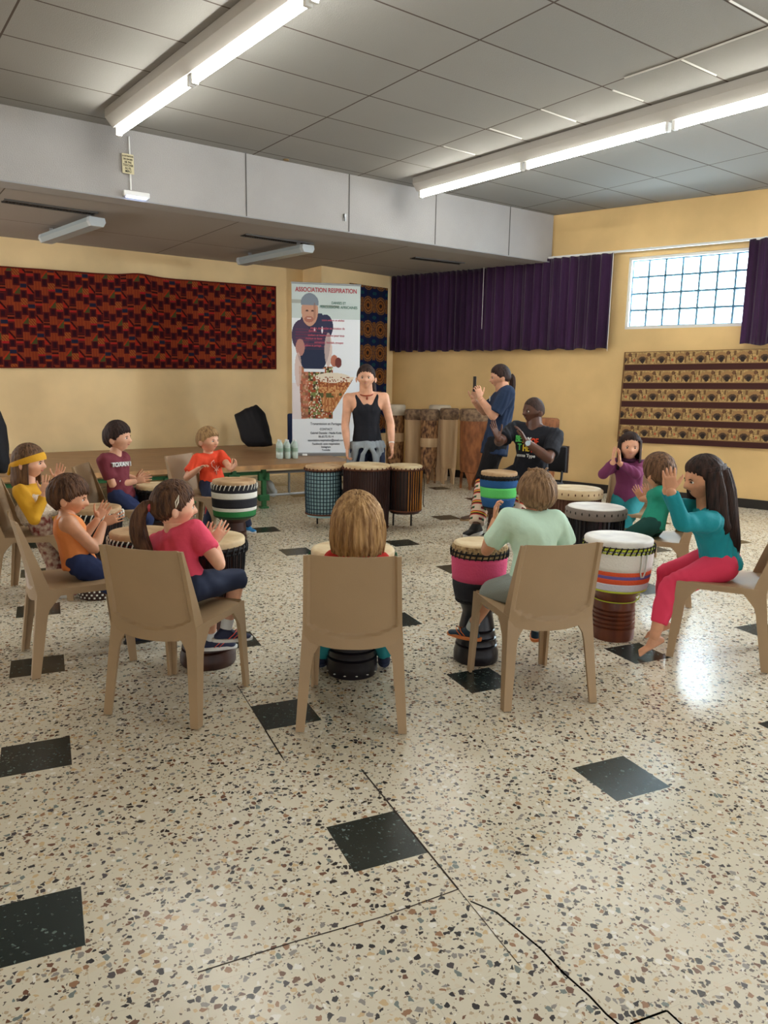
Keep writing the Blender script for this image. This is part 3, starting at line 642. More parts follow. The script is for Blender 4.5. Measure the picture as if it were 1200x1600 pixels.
chair_specs = [
    ((-.122, 3.17), 90, 'beige plastic chair seen straight from behind, under the blond child in red'),
    ((-.908, 3.233), 73, 'beige plastic chair under the girl in the pink shirt with a ponytail'),
    ((.706, 3.447), 105, 'beige plastic chair under the boy in the mint green shirt'),
    ((-1.585, 3.745), 31.5, 'beige plastic chair under the boy in the orange sleeveless top at left'),
    ((-2.29, 4.87), 10, 'beige plastic chair at the left picture edge under the girl with the yellow headband'),
    ((1.85, 3.96), 155, 'beige plastic chair under the long haired girl in teal and pink leggings'),
    ((1.86, 5.06), 163, 'beige plastic chair under the boy in green, behind the teal girl'),
    ((2.02, 6.12), -115, 'beige plastic chair under the girl in the purple top'),
    ((-2.11, 5.86), 4, 'beige plastic chair under the dark haired boy in maroon'),
    ((-1.60, 6.62), -22, 'beige plastic chair under the small boy in the orange red shirt'),
    ((-.22, 8.02), -88, 'beige plastic chair mostly hidden behind the woman in the black tank top')]
proto = make_chair()
for k, (p, yaw, lb) in enumerate(chair_specs):
    c = proto if k == 0 else copy_tree(proto)
    c.location = (p[0], p[1], 0); c.rotation_euler = (0, 0, R(yaw - 90)); tag(c, lb, 'chair', 'beige plastic chairs in a circle')
# dark chair of the seated man
rt = empty('padded_chair', (1.50, 7.44, 0), R(-135 - 90)); tag(rt, 'dark padded chair under the seated man in the black shirt', 'chair')
m_dk = mat('dark_upholstery', (34, 32, 36), .8)
bm = bmesh.new(); bx(bm, (0, 0, .44), (.44, .42, .07), bev=.02); obj('seat', bm, m_dk, rt, 'auto')
bm = bmesh.new(); bx(bm, (0, -.235, .70), (.42, .045, .26), bev=.02); obj('backrest', bm, m_dk, rt, 'auto')
bm = bmesh.new(); bx(bm, (0, -.262, .70), (.43, .012, .27), bev=.004); obj('back_panel', bm, mat('brown_shell', (92, 70, 54), .5), rt)
for sx in (-1, 1):
    for sy in (-1, 1):
        bm = bmesh.new(); sweep(bm, [(sx * .2, sy * .2, 0), (sx * .19, sy * .18, .42)] + ([(sx * .17, -.23, .62)] if sy < 0 else []), .012, 8); obj('leg', bm, m_black, rt, True)

# ---------------- drums ----------------
def skin_mat(name, a, b): return mat(name, a, .55, rgb2=b, vscale=7, bump=.1, bscale=40)
sk_cream = skin_mat('cream_goat_skin', (226, 208, 170), (196, 166, 122)); sk_tan = skin_mat('tan_goat_skin', (206, 176, 136), (164, 126, 88)); sk_white = skin_mat('white_skin', (232, 228, 220), (206, 200, 196))
w_dark = mat('dark_stained_wood', (66, 36, 26), .4, rgb2=(44, 22, 18), vscale=14, stretch=(1, 1, .15)); w_red = mat('reddish_wood', (116, 62, 38), .38, rgb2=(82, 40, 26), vscale=14, stretch=(1, 1, .15))
w_black = mat('black_lacquer', (24, 20, 26), .3); rp_black = mat('black_rope', (26, 24, 26), .8); rp_red = mat('red_rope', (150, 32, 34), .8); rp_white = mat('white_rope', (216, 214, 206), .8); rp_yel = mat('yellow_green_rope', (178, 190, 52), .8); rp_gold = mat('golden_rope', (186, 120, 46), .8); rp_brown = mat('brown_rope', (92, 52, 34), .8); rp_green = mat('dark_green_rope', (34, 84, 52), .8)
def band_mat(name, rgb): return mat(name, rgb, .8, bump=.3, bscale=90)
def torus(bm, r, z, t, n=48, m=8, mi=0): sweep(bm, [(r * math.cos(2 * PI * k / n), r * math.sin(2 * PI * k / n), z) for k in range(n)], t, m, closed=True, mi=mi)
def interp(prof, z):
    zs = [p[1] for p in prof]; return float(np.interp(z, zs, [p[0] for p in prof]))
def djembe(x, y, h, rt_, rf, label, wood=w_dark, skin=sk_tan, rope=rp_black, ring=rp_black, bands=(), nrope=30, grooves=4, rot=0.0, lip=.028, knots=None, extra=None, name='djembe', waist=.5, fur=None, tilt=0, bowl=(.78, .90, .97)):
    root = empty(name, (x, y, 0), rot); tag(root, label, 'drum')
    if tilt: root.rotation_euler = (R(tilt), 0, rot)
    rw = rt_ * waist
    prof = [(rf * .96, 0), (rf, .012), (rf * 1.0, .05)]
    for k in range(grooves):
        z = .05 + (.34 * h - .05) * (k + 1) / (grooves + 1); r = rf + (rw - rf) * (z / (.40 * h)) ** 1.25
        prof += [(r + .003, z - .012), (r + .004, z - .004), (r - .006, z), (r + .001, z + .008)]
    prof += [(rw + .004, .38 * h), (rw, .42 * h), (max(rw * 1.12, rt_ * (bowl[0] - .16)), .46 * h), (rt_ * bowl[0], .52 * h), (rt_ * bowl[1], .63 * h), (rt_ * bowl[2], .80 * h), (rt_, .97 * h), (rt_ * .985, h)]
    bm = bmesh.new(); lathe(bm, prof, 44); obj('shell', bm, wood, root, 'auto')
    up = [(p[0] + .006, p[1]) for p in prof]
    bm = bmesh.new(); zt = h + .002
    lathe(bm, [(rt_ + .007, h - lip), (rt_ + .008, h - .006), (rt_ + .003, zt), (rt_ * .93, zt + .003), (rt_ * .5, zt + .001), (.001, zt)], 48, capb=False); obj('skin', bm, skin if not fur else [skin], root, True)
    if fur:
        bm = bmesh.new(); lathe(bm, [(rt_ + .009, h - .075), (rt_ + .017, h - .06), (rt_ + .017, h - .022), (rt_ + .008, h - .004)], 60, capb=False, capt=False); obj('fur_rim', bm, fur, root, True)
    # ring and ropes
    zr = h - lip - .012; z2 = .52 * h
    bm = bmesh.new(); torus(bm, rt_ + .013, zr, .007); obj('upper_ring', bm, ring, root, True); bm = bmesh.new(); torus(bm, rt_ + .012, zr - .02, .006); obj('middle_ring', bm, ring, root, True); bm = bmesh.new(); torus(bm, interp(up, z2) + .006, z2, .007); obj('lower_ring', bm, ring, root, True)
    bm = bmesh.new()
    for k in range(nrope):
        a = 2 * PI * k / nrope; pts = [(0, 0, 0)] * 0; da = PI / nrope * .35
        for sgn in (-1, 1):
            pts = [((interp(up, z) + .004) * math.cos(a + sgn * da), (interp(up, z) + .004) * math.sin(a + sgn * da), z) for z in (zr + .004, .8 * h, .7 * h, .6 * h, z2)]
            sweep(bm, pts, .0034, 5, caps=False)
    obj('ropes', bm, rope, root, True)
    bm = bmesh.new()
    for k in range(nrope):
        a = 2 * PI * (k + .5) / nrope; r = rt_ + .014
        sweep(bm, [((r + .004) * math.cos(a - .05), (r + .004) * math.sin(a - .05), zr - .026), ((r + .006) * math.cos(a), (r + .006) * math.sin(a), zr - .002), ((r + .003) * math.cos(a + .05), (r + .003) * math.sin(a + .05), zr + .016)], .0045, 5)
    obj('loops', bm, knots or ring, root, True)
    for z0, z1, mm in bands:
        bm = bmesh.new(); a, b = z0 * h, z1 * h; zs = np.linspace(a, b, 6)
        lathe(bm, [(interp(up, zs[0]) + .004, zs[0])] + [(interp(up, z) + .0115, z) for z in zs] + [(interp(up, zs[-1]) + .004, zs[-1])], 44, capb=False, capt=False); obj('cloth_band', bm, mm, root, True)
    if extra: extra(root, up, h)
    return root
bnd_w = band_mat('white_cloth_band', (226, 224, 216)); bnd_k = band_mat('black_cloth_band', (34, 34, 42)); bnd_g = band_mat('green_cloth_band', (40, 120, 62)); bnd_lg = band_mat('light_green_band', (96, 206, 108)); bnd_b = band_mat('blue_cloth_band', (30, 84, 140)); bnd_p = band_mat('pink_cloth_band', (226, 84, 128)); bnd_o = band_mat('orange_cloth_band', (214, 84, 44)); bnd_v = band_mat('violet_cloth_band', (104, 92, 160)); bnd_lb = band_mat('pale_weave_band', (206, 206, 216)); bnd_gr = band_mat('grey_rim_band', (128, 118, 110))
djembe(-1.259, 6.222, .612, .172, .105, 'djembe wrapped in black, white and green bands in front of the boy in orange red', wood=w_dark, skin=sk_tan, ring=rp_black, knots=rp_white, bowl=(.92, .97, 1.0), bands=((.50, .60, bnd_g), (.60, .645, bnd_w), (.645, .77, bnd_k), (.77, .85, bnd_w), (.85, .94, bnd_k)))
djembe(-.90, 3.70, .658, .19, .142, 'tall dark djembe with black ropes in front of the girl in the pink shirt', wood=w_dark, skin=sk_cream, knots=rp_black, nrope=34)
def carved(root, up, h):
    bm = bmesh.new()
    for j in range(3):
        for k in range(26):
            a = 2 * PI * (k + .5 * (j % 2)) / 26; z = .018 + j * .02; r = interp(up, z) - .004
            bx(bm, (r * math.cos(a), r * math.sin(a), z), (.008, .010, .010), rz=a + PI / 4)
    obj('inlay', bm, rp_white, root)
djembe(-1.90, 4.86, .60, .155, .138, 'djembe with a studded foot in front of the girl with the yellow headband', wood=w_dark, skin=sk_tan, knots=rp_white, extra=carved)
djembe(-1.93, 5.78 + .42, .585, .16, .11, 'dark djembe in front of the boy in maroon', wood=w_dark, skin=sk_cream, knots=rp_black) if False else djembe(-1.84, 6.02, .59, .16, .11, 'dark djembe beside the knees of the boy in maroon', wood=w_dark, skin=sk_cream, knots=rp_black)
def tassel(root, up, h):
    bm = bmesh.new(); a0 = math.radians(200)
    for k in range(7):
        a = a0 + k * .25; sweep(bm, [((interp(up, .10) + .004) * math.cos(a), (interp(up, .10) + .004) * math.sin(a), .12), ((interp(up, .05) + .014) * math.cos(a + .1), (interp(up, .05) + .014) * math.sin(a + .1), .05)], .005, 5)
    obj('cord', bm, rp_gold, root, True)
djembe(-1.345, 4.06, .61, .158, .105, 'red roped djembe in front of the boy in orange, left of the pink shirt girl', wood=w_dark, skin=sk_tan, rope=rp_red, knots=rp_white, nrope=36, extra=tassel)
def nails(root, up, h):
    bm = bmesh.new()
    for k in range(14):
        a = 2 * PI * k / 14; r = interp(up, .02) - .003; lathe(bm, [(.001, .0), (.007, .003), (.001, .006)], 8, (r * math.cos(a), r * math.sin(a), .02))
    obj('nail_heads', bm, rp_white, root)
djembe(-.150, 3.60, .635, .198, .128, 'black djembe with a row of pale nails round its foot, behind the centre chair', wood=w_black, skin=sk_cream, rope=rp_black, knots=rp_green, grooves=3, extra=nails, waist=.56)
fur = mat('mottled_goat_fur', (190, 164, 118), .95, rgb2=(120, 92, 62), vscale=60, bump=.8, bscale=120)
djembe(.50, 3.80, .634, .130, .118, 'djembe with a pink band and furry rim in front of the boy in mint green', wood=w_black, skin=sk_cream, rope=rp_black, bands=((.70, .90, bnd_p), (.54, .70, bnd_k)), fur=fur, grooves=3, waist=.6)
def white_extra(root, up, h):
    bm = bmesh.new(); torus(bm, interp(up, .235) + .001, .235, .0035)
    sweep(bm, [(.10, -.02, .24), (.135, -.03, .265), (.13, -.03, .235), (.10, -.03, .225)], .004, 5); obj('waist_cord', bm, rp_yel, root, True)
    bm = bmesh.new(); a = math.radians(-62)
    def q(da, z): return ((interp(up, z) + .018) * math.cos(a + da), (interp(up, z) + .018) * math.sin(a + da), z)
    sweep(bm, [q(-.1, .53), q(-.1, .43), q(-.05, .40), q(.03, .40), q(.08, .43), q(.08, .53)], .0045, 6); obj('hanging_loop', bm, rp_white, root, True)
djembe(1.345, 4.20, .592, .183, .122, 'djembe wrapped in white, orange and blue bands in front of the teal girl', wood=w_red, skin=sk_white, rope=rp_white, ring=rp_yel, knots=rp_black, grooves=5, waist=.62, bowl=(.84, .92, .97), extra=white_extra,
       bands=((.72, .91, bnd_w), (.68, .72, bnd_o), (.65, .68, bnd_v), (.60, .65, bnd_o), (.53, .60, bnd_lb)), nrope=40)
djembe(1.03, 6.70, .66, .155, .10, 'small blue and light green banded djembe in front of the seated man', wood=w_dark, skin=sk_tan, rope=rp_black, ring=rp_black, bands=((.80, .91, bnd_b), (.66, .80, bnd_lg), (.53, .66, bnd_b)))
def cyl_drum(name, x, y, z0, h, r0, r1, label, wood, skin, rope, knots=None, nrope=40, bands=(), rimband=None, cross=False, rot=0.0):
    root = empty(name, (x, y, z0), rot); tag(root, label, 'drum'); prof = [(r0 * .97, 0), (r0, .015), (r0 * .5 + r1 * .5 + .006, h * .5), (r1, h - .015), (r1 * .98, h)]
    bm = bmesh.new(); lathe(bm, prof, 44); obj('shell', bm, wood, root, 'auto')
    bm = bmesh.new(); lathe(bm, [(r1 + .008, h - .03), (r1 + .009, h - .006), (r1 + .003, h + .003), (r1 * .9, h + .004), (.001, h + .003)], 48, capb=False); obj('skin', bm, skin, root, True)
    bm = bmesh.new(); torus(bm, r1 + .013, h - .035, .008); obj('upper_ring', bm, knots or rope, root, True); bm = bmesh.new(); torus(bm, r0 + .012, .03, .008); obj('lower_ring', bm, knots or rope, root, True)
    bm = bmesh.new()
    for k in range(nrope):
        a = 2 * PI * k / nrope
        sweep(bm, [((interp(prof, z) + .008) * math.cos(a), (interp(prof, z) + .008) * math.sin(a), z) for z in (.03, h * .5, h - .035)], .0045, 5, caps=False)
    if cross:
        for j in range(12): torus(bm, interp(prof, .05 + j * (h - .1) / 11) + .010, .05 + j * (h - .1) / 11, .004)
    obj('ropes', bm, rope, root, True)
    bm = bmesh.new()
    for k in range(26):
        a = 2 * PI * (k + .5) / 26; r = r1 + .014; sweep(bm, [(r * math.cos(a), r * math.sin(a), h - .045), ((r + .005) * math.cos(a), (r + .005) * math.sin(a), h - .03), (r * math.cos(a), r * math.sin(a), h - .016)], .007, 5)
    obj('loops', bm, knots or rope, root, True)
    if rimband:
        bm = bmesh.new(); lathe(bm, [(r1 + .012, h - .075), (r1 + .022, h - .068), (r1 + .022, h - .012), (r1 + .008, h)], 48, capb=False, capt=False); obj('rim_band', bm, rimband, root, True)
    return root
d_teal = cyl_drum('dundun', -.605, 7.35, .115, .50, .163, .168, 'dundun drum with a white and teal rope net, leftmost of the three', mat('pale_blue_shell', (172, 208, 214), .5), sk_tan, mat('teal_black_rope', (18, 48, 64), .8), rp_brown, nrope=34, cross=True)
cyl_drum('dundun', -.175, 7.25, 0.004, .64, .205, .218, 'large dark dundun drum, middle of the three before the standing woman', w_dark, sk_cream, mat('dark_brown_rope', (52, 30, 28), .8), rp_brown, nrope=54)
d_r = cyl_drum('dundun', .205, 7.33, .165, .47, .15, .158, 'dundun drum with black and golden ropes, right of the three before the standing woman', w_dark, sk_cream, rp_black, rp_brown, nrope=30)
bm = bmesh.new()
for k in range(9):
    a = math.radians(-80 + k * 9); sweep(bm, [(.164 * math.cos(a), .164 * math.sin(a), .035), (.168 * math.cos(a), .168 * math.sin(a), .43)], .0042, 5, caps=False)
obj('golden_ropes', bm, rp_gold, d_r, True)
bm = bmesh.new(); sweep(bm, [(.17, -.02, .42), (.185, -.03, .3), (.18, -.03, .1), (.19, -.03, .06)], .004, 5); obj('rope_end', bm, rp_black, d_r, True)
for d, sx in ((d_teal, 1), (d_r, -1)):
    for zz in (.42, .12): bm = bmesh.new(); bx(bm, (sx * .19, -.03, zz), (.10, .03, .025)); obj('bracket', bm, m_black, d)
    for xx in (sx * .11, -sx * .07): bm = bmesh.new(); sweep(bm, [(xx, .10, .02), (xx, .13, -d.location[2] + .006)], .010, 6); obj('stand_leg', bm, m_black, d)
cyl_drum('barrel_drum', 1.60, 6.22, .004, .585, .19, .205, 'large reddish brown barrel drum between the mint shirt boy and the purple girl', mat('brown_roped_shell', (98, 62, 46), .6), sk_cream, mat('reddish_brown_rope', (96, 58, 44), .8), rp_brown, nrope=44, rimband=mat('cream_rim_band', (214, 188, 148), .8))
cyl_drum('barrel_drum', 1.515, 5.28, .004, .585, .17, .193, 'black barrel drum with a thick grey rim, behind the white banded djembe', w_black, sk_white, rp_black, rp_black, nrope=40, rimband=bnd_gr)

# tall standing drums along the window wall
h_brown = mat('cow_hide', (156, 98, 58), .8, rgb2=(112, 66, 38), vscale=16, stretch=(1, 1, .4), bump=.5, bscale=50); h_dark = mat('carved_dark_wood', (176, 130, 86), .7, rgb2=(66, 36, 24), vscale=28, stretch=(1, 1, .45), bump=.7, bscale=40)
w_light = mat('light_raw_wood', (206, 176, 138), .7, rgb2=(178, 144, 106), vscale=10, stretch=(1, 1, .1)); fur_g = mat('grey_brown_fur', (150, 122, 94), .95, rgb2=(88, 68, 56), vscale=18, bump=.7, bscale=90); plain_top = mat('pale_top_fur', (196, 182, 160), .9, var=.1)
def tall_drum(x, y, h, r, label, body, cap, mid=None, legs=True, split=None):
    root = empty('standing_drum', (x, y, 0), random.uniform(0, 1)); tag(root, label, 'drum'); lz = .22 * h if legs else 0
    bm = bmesh.new(); prof = [(r * .88, lz), (r * .93, lz + .08), (r * .96, .5 * h), (r, .8 * h), (r, h - .01)]; lathe(bm, prof, 36); obj('shell', bm, body, root, 'auto')
    if mid:
        bm = bmesh.new(); lathe(bm, [(r * .975 + .003, .50 * h), (r * .975 + .006, .51 * h), (r * .975 + .006, .61 * h), (r * .975 + .003, .62 * h)], 36, capb=False, capt=False); obj('plain_band', bm, mid, root, True)
    bm = bmesh.new(); lathe(bm, [(r + .004, h * .86), (r + .012, h * .88), (r + .012, h - .012), (r * .95, h + .006), (r * .5, h + .008), (.001, h + .008)], 36, capb=False); obj('skin', bm, cap, root, True)
    if legs:
        for k in range(4):
            a = PI / 4 + k * PI / 2; bm = bmesh.new(); secs = []
            for t in np.linspace(0, 1, 6):
                z = t * (lz + .03); da = .10 + .55 * t ** 2; ro = r * .89; ri = ro - .03
                secs.append([V(ro * math.cos(a - da), ro * math.sin(a - da), z), V(ro * math.cos(a + da), ro * math.sin(a + da), z), V(ri * math.cos(a + da), ri * math.sin(a + da), z), V(ri * math.cos(a - da), ri * math.sin(a - da), z)])
            loft(bm, secs); obj('leg', bm, body, root)
    return root
tall_drum(.15, 11.38, 1.09, .14, 'standing drum with a pale lid and dark carved body, leftmost by the wall', h_dark, plain_top, mid=w_light, legs=False)
tall_drum(.43, 11.15, 1.03, .135, 'standing drum of light raw wood, second from the left by the wall', w_light, fur_g, legs=False)
tall_drum(.63, 10.74, 1.05, .125, 'standing drum with dark carving and a plain middle band by the wall', h_dark, fur_g, mid=w_light)
tall_drum(.905, 10.70, 1.07, .125, 'standing drum of smooth light wood on cut legs, fourth from the left by the wall', w_light, fur_g)
tall_drum(1.20, 10.25, 1.08, .185, 'big brown hide covered standing drum behind the woman with the phone', h_brown, fur_g)
tall_drum(.80, 11.12, 1.10, .15, 'standing drum with a whitish lid behind the smooth light wood drum', w_light, plain_top, legs=False)
tall_drum(2.03, 9.7, 1.0, .19, 'brown standing drum with a wide rim mostly hidden behind the seated man', h_brown, h_brown)

# ---------------- things on the stage ----------------
m_bag = mat('black_nylon_bag', (20, 20, 26), .75, bump=.3, bscale=30)
def softslab(name, outline, center, nrm, th, m, label, cat, rough=.02):
    """soft bag: outline points in the plane through center facing nrm, with bulging sides"""
    n_ = unit(nrm); xa = unit(np.cross(V(0, 0, 1), n_)); ya = np.cross(n_, xa); bm = bmesh.new()
    pts = [V(center) + xa * a + ya * b for a, b in outline]; cc = sum(pts) / len(pts)
    for p in pts: pass
    rings_ = []
    for k, off in ((1.0, 0), (.93, .5), (.75, .85), (.45, 1.0)):
        rings_.append((k, off * th / 2))
    hull(bm, *[np.array([cc + (p - cc) * k + n_ * o_ for p in pts] + [cc + (p - cc) * k - n_ * o_ for p in pts]) for k, o_ in rings_])
    me = remesh(bm, .015, 3); displace(me, folds(.006, 30, 2)); o = link(name, me, m); tag(o, label, cat); return o
bc = V(V(-1.762, 10.150, 0.796)); softslab('drum_bag', [(-.30, .17), (-.10, .27), (.02, .31), (.14, .20), (.19, 0), (.18, -.16), (.27, -.235), (.12, -.262), (-.10, -.262), (-.18, -.20), (-.22, -.02)], (bc[0], 10.15, bc[2] + .0), (-.25, -1, .1), .22, m_bag, 'limp black drum bag standing on the stage against the back wall', 'bag')
bc = V(V(-3.022, 5.900, 0.929)); softslab('equipment_bag', [(-.32, .30), (.02, .31), (.07, .15), (.08, -.20), (.05, -.30), (-.32, -.30)], (-3.56, 6.9, .84), (.1, -1, 0), .24, m_bag, 'tall black equipment bag standing on the stage at the left picture edge', 'bag')
m_pet = mat('clear_bottle_plastic', (196, 214, 206), .15, spec=.8); m_cap = mat('white_cap', (230, 232, 232), .4)
def bottle():
    root = empty('water_bottle'); bm = bmesh.new()
    lathe(bm, [(.028, 0), (.034, .006), (.034, .07), (.031, .075), (.034, .08), (.034, .13), (.031, .135), (.034, .14), (.034, .17), (.016, .205), (.013, .212)], 20); obj('body', bm, m_pet, root, True)
    bm = bmesh.new(); lathe(bm, [(.015, .210), (.015, .228)], 16); obj('cap', bm, m_cap, root)
    bm = bmesh.new(); lathe(bm, [(.0345, .088), (.035, .09), (.035, .128), (.0345, .13)], 20, capb=False, capt=False); obj('paper_label', bm, mat('green_paper_label', (150, 178, 160), .6), root); return root
bp = bottle(); b0 = V(V(-1.258, 8.992, 0.500)); 
k = 0
for i in range(3):
    for j in range(2):
        o = bp if k == 0 else copy_tree(bp); q = b0 + V(.085, .035, 0) * i + V(-.03, .08, 0) * j; o.location = (q[0], q[1], .50)
        tag(o, ('front', 'back')[j] + ' row ' + ('left', 'middle', 'right')[i] + ' bottle of the clear water bottles standing on the stage', 'bottle', 'water bottles packed together on the stage'); k += 1
bm = bmesh.new(); q = V(-1.011, 9.420, 0.500); lathe(bm, [(.03, 0), (.036, .004), (.034, .022), (.026, .026)], 20, (q[0], q[1], .50)); tag(obj('plastic_cup', bm, m_cap, None, 'auto'), 'small white plastic cup lying on the stage in front of the banner', 'cup')
bm = bmesh.new(); sx_ = V(V(-1.389, 8.809, 0.020)); 
hull(bm, E((sx_[0], sx_[1] + .05, .17), (.09, .06, .10))); hull(bm, E((sx_[0] + .05, sx_[1] + .05, .12), (.07, .05, .06)));
me = remesh(bm, .012, 1); displace(me, folds(.014, 60, 4)); o = link('plastic_sack', me, mat('translucent_plastic', (176, 180, 176), .25)); o.location.z = .0; tag(o, 'crumpled pale plastic sack hanging on the green stage leg', 'plastic sack')

# roll-up banner
b0_, b1_ = V(-1.165, 9.42, 0), V(-.335, 9.60, 0); bd = unit(b1_ - b0_); bn = V(bd[1], -bd[0], 0); byaw = math.atan2(bd[1], bd[0]); bw = np.linalg.norm(b1_ - b0_); bh = 2.07
rt = empty('roll_up_banner', (b0_ + b1_) / 2 + V(0, 0, .5), 0); tag(rt, 'tall white roll-up banner of a percussion association standing on the stage', 'banner')
def banner(u, v):
    out = np.tile(C_(228, 233, 238), (len(u), 1)); n1 = hashf(np.floor(u * 26), np.floor(v * 60)); n2 = hashf(np.floor(u * 60), np.floor(v * 130), 2.2)
    photo = v > .205
    sky = photo & (v > .80); out[sky] = C_(196, 208, 206)
    def put(m_, c, w=1.0): m_ = m_ & photo; out[m_] = out[m_] * (1 - w) + C_(*c) * w
    el = lambda cx, cy, rx, ry: ((u - cx) / rx) ** 2 + ((v - cy) / ry) ** 2 < 1
    put((v > .885) & (v < .905) & (u < .35), (150, 150, 140), .6); put((abs(v - .872) < .006) & (u > .42) & (u < .68), (140, 140, 130), .7)
    put((v < .42) & (u < .20), (216, 176, 164), .55); put(v < .5, (218, 226, 236), .4)
    # trousers and drum
    leg = (u > .10 + .12 * (.50 - v)) & (u < .60) & (v < .52) & (v > .21); c4 = n1 * 4
    for lo, c in ((0, (150, 74, 52)), (1, (74, 60, 44)), (2, (120, 128, 76)), (3, (176, 108, 74))): put(leg & (c4 >= lo) & (c4 < lo + 1), c)
    put(leg & (n2 > .86), (214, 206, 180)); put(leg & (u < .24), (190, 120, 98), .6)
    # body
    tor = (v > .50) & (v < .80) & (u > .13) & (u < .54); put((v > .50) & (v < .83) & el(.31, .665, .25, .19), (58, 62, 84)); put(el(.31, .57, .20, .075), (50, 56, 78)); put(el(.13, .70, .13, .09), (78, 66, 88)); put(el(.49, .755, .11, .07), (60, 62, 86)); put((v > .62) & (v < .74) & (u < .52) & (u > .05) & (np.floor(v * 120) % 2 == 0), (128, 62, 86), .5)
    put(el(.12, .63, .065, .05), (180, 130, 120)); put(el(.09, .50, .05, .10), (206, 178, 168), .8); put(el(.53, .62, .055, .10), (210, 186, 176), .8); put(el(.62, .555, .055, .035), (178, 112, 92)); put(el(.68, .545, .05, .03), (110, 60, 56))
    put((v > .488) & (v < .505) & (u > .17) & (u < .48), (226, 230, 236))
    put(el(.26, .845, .12, .09), (196, 150, 128)); put((v > .876) & el(.26, .885, .13, .06), (128, 138, 150)); put(el(.25, .795, .07, .018), (168, 112, 98)); put(el(.25, .80, .03, .004), (216, 190, 178)); put(el(.22, .843, .02, .005) | el(.30, .843, .02, .005), (84, 60, 54)); put(el(.33, .84, .02, .05), (146, 104, 88), .5)
    put(el(.33, .735, .008, .012) | el(.44, .735, .012, .02), (230, 232, 238))
    dr = (v > .25) & (v < .46) & (u > .36 + .10 * (.46 - v) / .2) & (u < .92 - .30 * (.46 - v) / .2); put(dr, (202, 150, 100)); put(dr & (n2 > .6), (158, 92, 56)); put(dr & (v < .36) & (np.floor(u * 42) % 2 == 0), (168, 110, 70)); put(dr & (v > .335) & (v < .365) & (n1 > .35), (88, 92, 58)); put(dr & (v > .43), (226, 212, 190)); put(el(.60, .455, .26, .03), (222, 210, 192)); put(dr & (v > .40) & (n2 < .3), (140, 78, 52))
    return out
def bl(u, v, off=0.0): return b0_ + bd * (u * bw) + V(0, 0, .5 + .03 + v * bh) + bn * off - V(*rt.location)
pgrid('printed_sheet', bl(0, 0), bl(1, 0), bl(0, 1), 150, 330, banner, m_cloth, thick=.003, parent=rt)
bm = bmesh.new(); bx(bm, bl(.5, -.008), (bw + .02, .09, .045), rz=byaw, bev=.008); bx(bm, bl(.5, 1.0), (bw + .01, .02, .022), rz=byaw, bev=.004)
sweep(bm, [bl(.5, 0, -.03), bl(.5, 1, -.03)], .010, 6)
for t in (.12, .88): bx(bm, bl(t, -.019), (.06, .22, .012), rz=byaw)
obj('cassette', bm, m_metal, rt)
RT = (R(90), 0, byaw)
m_tred = mat('red_print', (176, 62, 74), .7); m_tgrn = mat('green_print', (74, 116, 104), .7); m_tgry = mat('grey_print', (92, 98, 110), .7); m_tpk = mat('rose_print', (186, 84, 106), .7)
for s_, sz_, v_, u_, mm, b__ in (('ASSOCIATION RESPIRATION', .074, .963, .5, m_tred, .0016), ('DANSES ET', .042, .892, .68, m_tgrn, .0008), ('PERCUSSIONS AFRICAINES', .046, .868, .68, m_tgrn, .0008), ('cours enfants et adultes', .034, .792, .60, m_tpk, .0006), ('stages, spectacles ou location de', .038, .745, .52, m_tpk, .0006), ('djembes', .034, .728, .3, m_tpk, .0006), ('ateliers et interventions pour tous', .038, .703, .50, m_tpk, .0006), ('musique et danse', .034, .684, .32, m_tpk, .0006), ('animations, festivals, groupes', .036, .662, .54, m_tpk, .0006), ('rythme et partage', .034, .643, .30, m_tpk, .0006),
                    ('Transmission et Partages', .046, .178, .5, m_tgry, .0005), ('CONTACT', .038, .145, .5, m_tgry, .0008), ('Gabriel Danzela - Nadia Koda', .038, .122, .5, m_tgry, .0008), ('06.60.75.10.14', .038, .100, .5, m_tgry, .0008), ('association.respiration@gmail.com', .038, .078, .5, m_tgry, .0008), ('Facebook: asso respiration', .038, .056, .5, m_tgry, .0008), ('Instagram', .036, .037, .5, m_tgry, .0008), ('Youtube', .036, .018, .5, m_tgry, .0008)):
    text('lettering', s_, sz_, mm, rt, bl(u_, v_, .002), RT, ext=.0004, sx=.80 if sz_ > .07 else .86, bold=b__)
bm = bmesh.new(); p = V(V(-1.301, 10.400, 0.753)); bx(bm, (p[0], 10.4, .74), (.10, .08, .48), bev=.02); tag(obj('backpack', bm, mat('blue_fabric', (40, 56, 96), .8), None, 'auto'), 'dark blue bag standing on the stage half hidden by the banner', 'bag')

# ---------------- people ----------------
skl = mat('light_skin', (222, 168, 138), .5, var=.06, vscale=14, spec=.35, sub=.08); skm = mat('tanned_skin', (206, 150, 116), .5, var=.06, vscale=14, spec=.35, sub=.08); skd = mat('dark_brown_skin', (96, 62, 48), .45, var=.1, vscale=14, spec=.45, sub=.05)
m_eye = mat('eye_white', (226, 222, 216), .25); m_iris = mat('dark_iris', (44, 30, 24), .2)
def hairmat(n, a, b): return mat(n, a, .62, rgb2=b, vscale=60, stretch=(1, 1, .12), bump=.7, bscale=150, spec=.22)
h_blond = hairmat('dark_blond_hair', (190, 152, 104), (126, 92, 58)); h_brn = hairmat('brown_hair', (104, 72, 50), (58, 38, 28)); h_dk = hairmat('dark_brown_hair', (62, 42, 36), (30, 21, 19)); h_lb = hairmat('light_brown_hair', (158, 126, 94), (104, 80, 58)); h_sand = hairmat('sandy_hair', (176, 142, 98), (128, 98, 66)); h_blk = hairmat('very_short_black_hair', (66, 46, 38), (48, 34, 30)); h_ck = hairmat('chestnut_hair', (124, 92, 66), (74, 52, 38))

